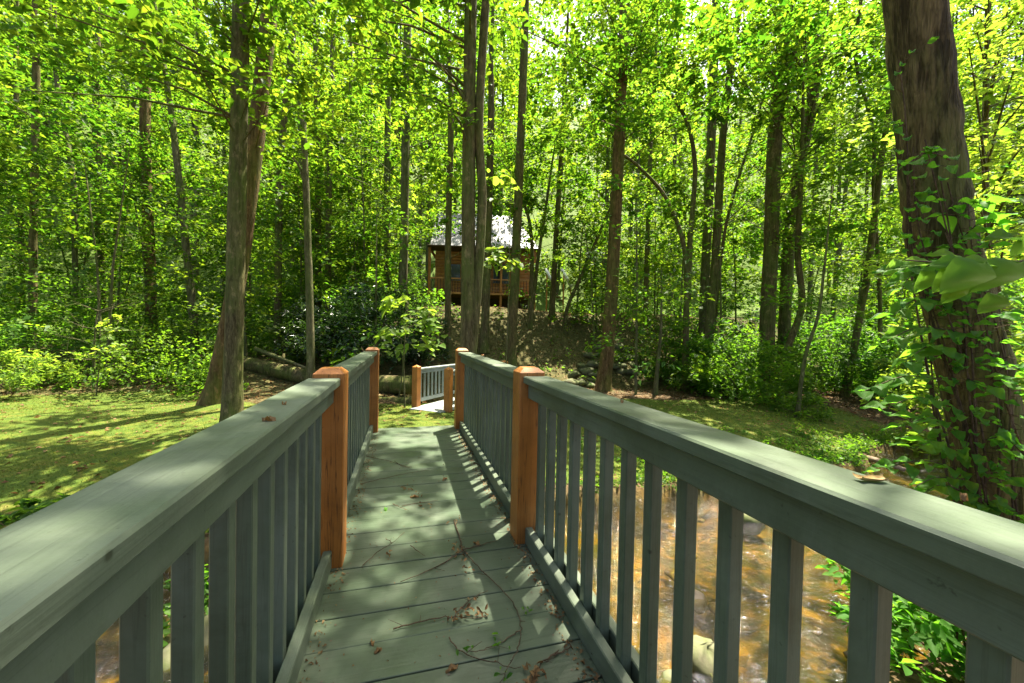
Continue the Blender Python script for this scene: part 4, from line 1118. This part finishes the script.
# white railed steps right of it
sp = at(556, 300, 21.5); sz = float(zt(sp[0], sp[1]))
stp = tag(empty('steps', (sp[0], sp[1], min(sz, sp[2])), face_cam(sp)), 'wooden steps with two white sloping handrails right of the cabin', 'steps')
z_off = max(0.0, at(556, 300, 21.5)[2]-min(sz, sp[2]))
for q in range(5):
    MB().box(-.42+q*.14, -.25+q*.14+.05, 0, .9, z_off+.72-q*.18, z_off+.76-q*.18, .005).build('tread', M['drift'], stp)
for xx in (-.02, .9):
    mb = MB(); mb.tube([(xx-.62, 0+xx*.3, z_off+1.75), (xx-.05, xx*.3, z_off+.72)], .085, 6, True); mb.build('handrail', M['white_paint'], stp)
    for a, zt2 in ((-.5, 1.45), (-.1, .72)):
        MB().box(xx+a-.04, xx+a+.04, xx*.3-.04, xx*.3+.04, -.2, z_off+zt2, .005).build('post', M['cedar'], stp)
# little house far left
hp = at(95, 296, 40); hz = min(float(zt(hp[0], hp[1])), hp[2]-.6)
hs = tag(empty('shed', (hp[0], hp[1], hz), face_cam(hp)), 'pale roofed shed with orange wall glimpsed far back in the left woods', 'shed')
hh = hp[2]-hz
MB().box(-3.6, 3.2, 0, 3, 0, hh+1.2, .02).build('wall', M['log_wall'], hs)
rf = MB(); slab((-3.9, -.4, hh+1.1), (4.4, -.4, hh+1.1), (4.4, 1.6, hh+3.3), (-3.9, 1.6, hh+3.3)); slab((4.4, 3.4, hh+1.1), (-3.9, 3.4, hh+1.1), (-3.9, 1.6, hh+3.3), (4.4, 1.6, hh+3.3))
rf.build('roof', M['roof'], hs)
MB().box(-.6, .3, -.05, -.01, hh-.9, hh+.6, .01).build('door', M['white_paint'], hs)

# ------------------------------------------------------------------ things lying on the bridge
def dk(px, py, z=.006):
    p = onplane(px, py, z); p[2] = z; return p
def twig(label, lines, leaves, r=.0035, seed=0, leafmat='dead', lsize=.024):
    r *= .72
    rg = np.random.default_rng(seed)
    p0 = dk(*lines[0][0]); root = tag(empty('fallen_twig', p0), label, 'twig'); off = -p0
    mb = MB()
    for ln in lines:
        pts = [dk(x, y, .006+abs(rg.normal(0, .006))) for x, y in ln]
        P = catmull(pts, 5); P = [p+np.append(rg.normal(0, .003, 2), 0)+off for p in P]
        mb.tube(P, np.linspace(r, r*.45, len(P)), 5, True)
        for q in P[2::3]:
            if rg.random() < .5:
                e = q+np.append(rg.normal(0, .03, 2), abs(rg.normal(0, .01))); mb.tube([q, e], [r*.45, r*.25], 4, False)
    mb.build('stem', M['twig'], root)
    if leaves:
        Pp = []
        for x, y, n, s in leaves:
            c = dk(x, y, .012)
            for _ in range(n): Pp.append(c+np.append(rg.normal(0, s, 2), abs(rg.normal(0, .008))))
        Pp = np.array(Pp)+off; n = len(Pp)
        Ls = lsize*rg.uniform(.6, 1.3, n)
        V_, Q_ = leaf_geo(Pp, np.array([0, 0, 1.0])+rg.normal(0, .45, (n, 3)), rg.normal(0, 1, (n, 3)), Ls, Ls*.5, fold=.35)
        link('leaves', np_mesh('leaves', V_, Q_), M[leafmat], root)
    return root
twig('long forked twig with withered red brown leaves down the middle of the deck', [[(454, 520), (460, 538), (463, 550), (478, 566), (500, 588), (515, 606), (521, 625), (520, 640)], [(462, 551), (445, 562), (425, 572), (400, 582)], [(463, 550), (480, 545), (498, 540)]],
     [(455, 522, 5, .02), (458, 546, 9, .03), (464, 556, 8, .03), (468, 570, 6, .025)], .005, 1)
twig('dark twig with clotted brown leaves crossing the deck left of the forked one', [[(392, 629), (420, 622), (445, 617), (470, 618), (487, 616)], [(455, 617), (470, 600), (488, 590)]], [(458, 617, 12, .018), (474, 604, 6, .016), (482, 613, 6, .016), (470, 615, 7, .02)], .004, 2)
twig('slender curved twig with a few green leaves near the right bottom rail', [[(520, 640), (512, 660), (500, 683)], [(520, 630), (505, 640), (488, 648), (465, 652)], [(450, 638), (462, 652), (490, 662), (520, 668)]], [(500, 643, 5, .02), (462, 652, 4, .015), (525, 612, 4, .015), (507, 679, 5, .02)], .0035, 3, 'vine')
twig('reddish dry twig with tan seed heads at the lower right of the deck', [[(560, 650), (545, 662), (530, 680), (520, 700)], [(552, 656), (566, 650), (574, 640)]], [(535, 676, 22, .02), (524, 690, 14, .02)], .004, 4)
twig('thin dark twig lying across the far left part of the deck', [[(360, 484), (385, 478), (408, 473), (430, 470)], [(366, 456), (392, 462), (410, 468)], [(395, 461), (402, 466), (412, 467)]], [(408, 488, 8, .03), (428, 508, 6, .03), (418, 494, 6, .02)], .004, 5)
twig('crooked twig lying below the left orange post', [[(362, 566), (378, 552), (392, 543), (404, 532)], [(392, 543), (386, 538)], [(410, 545), (425, 556)]], [(388, 553, 4, .01)], .0035, 6)
twig('short dark stick on the deck in front of the sunny patch', [[(402, 506), (418, 503), (438, 500)], [(393, 504), (405, 509)]], [], .004, 7)
twig('pale broken stick lying against the right bottom rail', [[(590, 645), (598, 660), (604, 672)]], [], .006, 8)
twig('dry curling grass stems caught at the foot of the right orange post', [[(536, 548), (544, 535), (556, 540), (562, 560)], [(534, 550), (550, 548), (565, 566)]], [(534, 552, 14, .03), (548, 560, 10, .03)], .0025, 9, lsize=.02)
# debris along both rails' feet and specks over the boards
rng = np.random.default_rng(92)
def crumbs(name, label, x0, x1, y0, y1, n, s):
    P = np.stack([rng.uniform(x0, x1, n), y0+(y1-y0)*rng.random(n), np.full(n, .004)], 1)
    L = s*rng.uniform(.4, 1.4, n)
    tag(leaf_obj(name, [(P, np.array([0, 0, 1.0])+rng.normal(0, .4, (n, 3)), rng.normal(0, 1, (n, 3)), L, L*.55)], M['dead'], hexa=False, fold=.4), label, kind='stuff')
crumbs('rail_debris', 'crumbs of dead leaves gathered along the foot of the right bottom rail', .585, .645, .9, 4.5, 700, .015)
crumbs('gutter_debris', 'crumbs of dead leaves gathered along the foot of the left bottom rail', -.31, -.25, .9, 4.5, 380, .014)
crumbs('deck_specks', 'bits of bark and leaf strewn over the deck boards', -.24, .58, .9, 4.6, 260, .010)
for j, (lab, px, py, m_, s) in enumerate((('curled tan leaf on the deck beside the dark stick', 410, 497, 'dead', .06), ('bright green leaf on the deck near the crooked twig', 386, 510, 'vine', .045), ('yellow brown leaf lying flat near the bottom of the picture', 458, 666, 'dead', .045),
                                          ('small pale leaf on the shaded boards at the left', 371, 640, 'dead', .03), ('tiny pale leaf just below another on the shaded boards', 374, 653, 'dead', .03), ('brown leaf in the shade of the right handrail', 480, 545, 'dead', .05), ('dark brown leaf beside the red withered leaves', 447, 478, 'dead', .055))):
    mb = MB(); p = dk(px, py, .006); big_leaf(mb, np.zeros(3), np.array([math.cos(j*1.7), math.sin(j*1.7), .1]), np.array([.1, .1, 1.0]), s, s*.5)
    tag(mb.build('fallen_leaf', M[m_], None, tuple(p)), lab, 'leaf')
# on the handrails
def rail_pt(px, py): 
    p = onplane(px, py, .9145); return p
a, b_ = rail_pt(857, 481), rail_pt(886, 482)
cv = empty('curled_bark', tuple((a+b_)/2)); tag(cv, 'curled strip of tan bark lying on the sunlit right handrail', 'bark')
off = -(a+b_)/2; mb = MB()
n = 10
vs = []
for i in range(n):
    t = i/(n-1); c = a+(b_-a)*t+off; c = c+np.array([0, 0, .001+.004*abs(2*t-1)**4])
    d = (b_-a)/np.linalg.norm(b_-a); s = np.array([-d[1], d[0], 0])
    for k in range(6):
        an = PI*k/5
        vs.append(c+s*.010*math.cos(an)*(1-.35*math.sin(5*t)**2)+np.array([0, 0, .006-.006*math.sin(an)]))
mb.add(vs, [(i*6+k, i*6+k+1, (i+1)*6+k+1, (i+1)*6+k) for i in range(n-1) for k in range(5)], True); mb.build('strip', M['curl'], cv)
for j, (lab, px, py, m_, s) in enumerate((('tiny brown leaf on the left handrail nearest the camera', 262, 421, 'dead', .03), ('small dark leaf further along the left handrail', 285, 405, 'dead', .022), ('tiny dead leaf on the right handrail beyond the orange post', 622, 402, 'dead', .02), ('dark speck of bark near the right end of the sunny handrail', 961, 500, 'dead', .014), ('small curled leaf on the far right handrail', 484, 355.5, 'dead', .04))):
    mb = MB(); p = rail_pt(px, py); p[2] = .917; big_leaf(mb, np.zeros(3), np.array([math.cos(j*2.1), math.sin(j*2.1), .15]), np.array([.1, .1, 1.0]), s, s*.55)
    tag(mb.build('fallen_leaf', M[m_], None, tuple(p)), lab, 'leaf')

# ------------------------------------------------------------------ light, sky, camera
EL = math.radians(69); hx, hy = .75, .66
hn = math.hypot(hx, hy); hx /= hn; hy /= hn
sv = Vector((hx*math.cos(EL), hy*math.cos(EL), math.sin(EL)))
sun = bpy.data.lights.new('sun', 'SUN'); sun.energy = 5.0; sun.angle = math.radians(.53); sun.color = (1.0, .92, .76)
so = bpy.data.objects.new('sun', sun); COL.objects.link(so); so.rotation_euler = sv.to_track_quat('Z', 'Y').to_euler()
w = bpy.data.worlds.new('World'); scene.world = w; w.use_nodes = True
nt = w.node_tree; nt.nodes.clear()
sky = nt.nodes.new('ShaderNodeTexSky'); sky.sky_type = 'NISHITA'; sky.sun_disc = False
sky.sun_elevation = EL; sky.sun_rotation = math.atan2(hx, hy); sky.air_density = 1.0; sky.dust_density = 5.0; sky.ozone_density = 0.0; sky.air_density = .7
bg = nt.nodes.new('ShaderNodeBackground'); bg.inputs[1].default_value = .085
nt.links.new(sky.outputs[0], bg.inputs[0])
wo = nt.nodes.new('ShaderNodeOutputWorld'); nt.links.new(bg.outputs[0], wo.inputs[0])

cd = bpy.data.cameras.new('camera'); co = bpy.data.objects.new('camera', cd); COL.objects.link(co)
cd.sensor_width = 36; cd.lens = F/1024*36; cd.clip_start = .02; cd.clip_end = 600
Mx = Matrix(((right[0], up[0], -fwd[0], CAM[0]), (right[1], up[1], -fwd[1], CAM[1]), (right[2], up[2], -fwd[2], CAM[2]), (0, 0, 0, 1)))
co.matrix_world = Mx; scene.camera = co
scene.view_settings.view_transform = 'Standard'
try: scene.view_settings.look = 'None'
except Exception: pass
scene.view_settings.exposure = 2.42; scene.view_settings.gamma = 1.0
scene.cycles.max_bounces = 8; scene.cycles.diffuse_bounces = 4; scene.cycles.glossy_bounces = 3; scene.cycles.transmission_bounces = 5
scene.cycles.transparent_max_bounces = 8; scene.cycles.sample_clamp_indirect = 6.0; scene.cycles.caustics_reflective = False; scene.cycles.caustics_refractive = False
scene.cycles.use_denoising = True
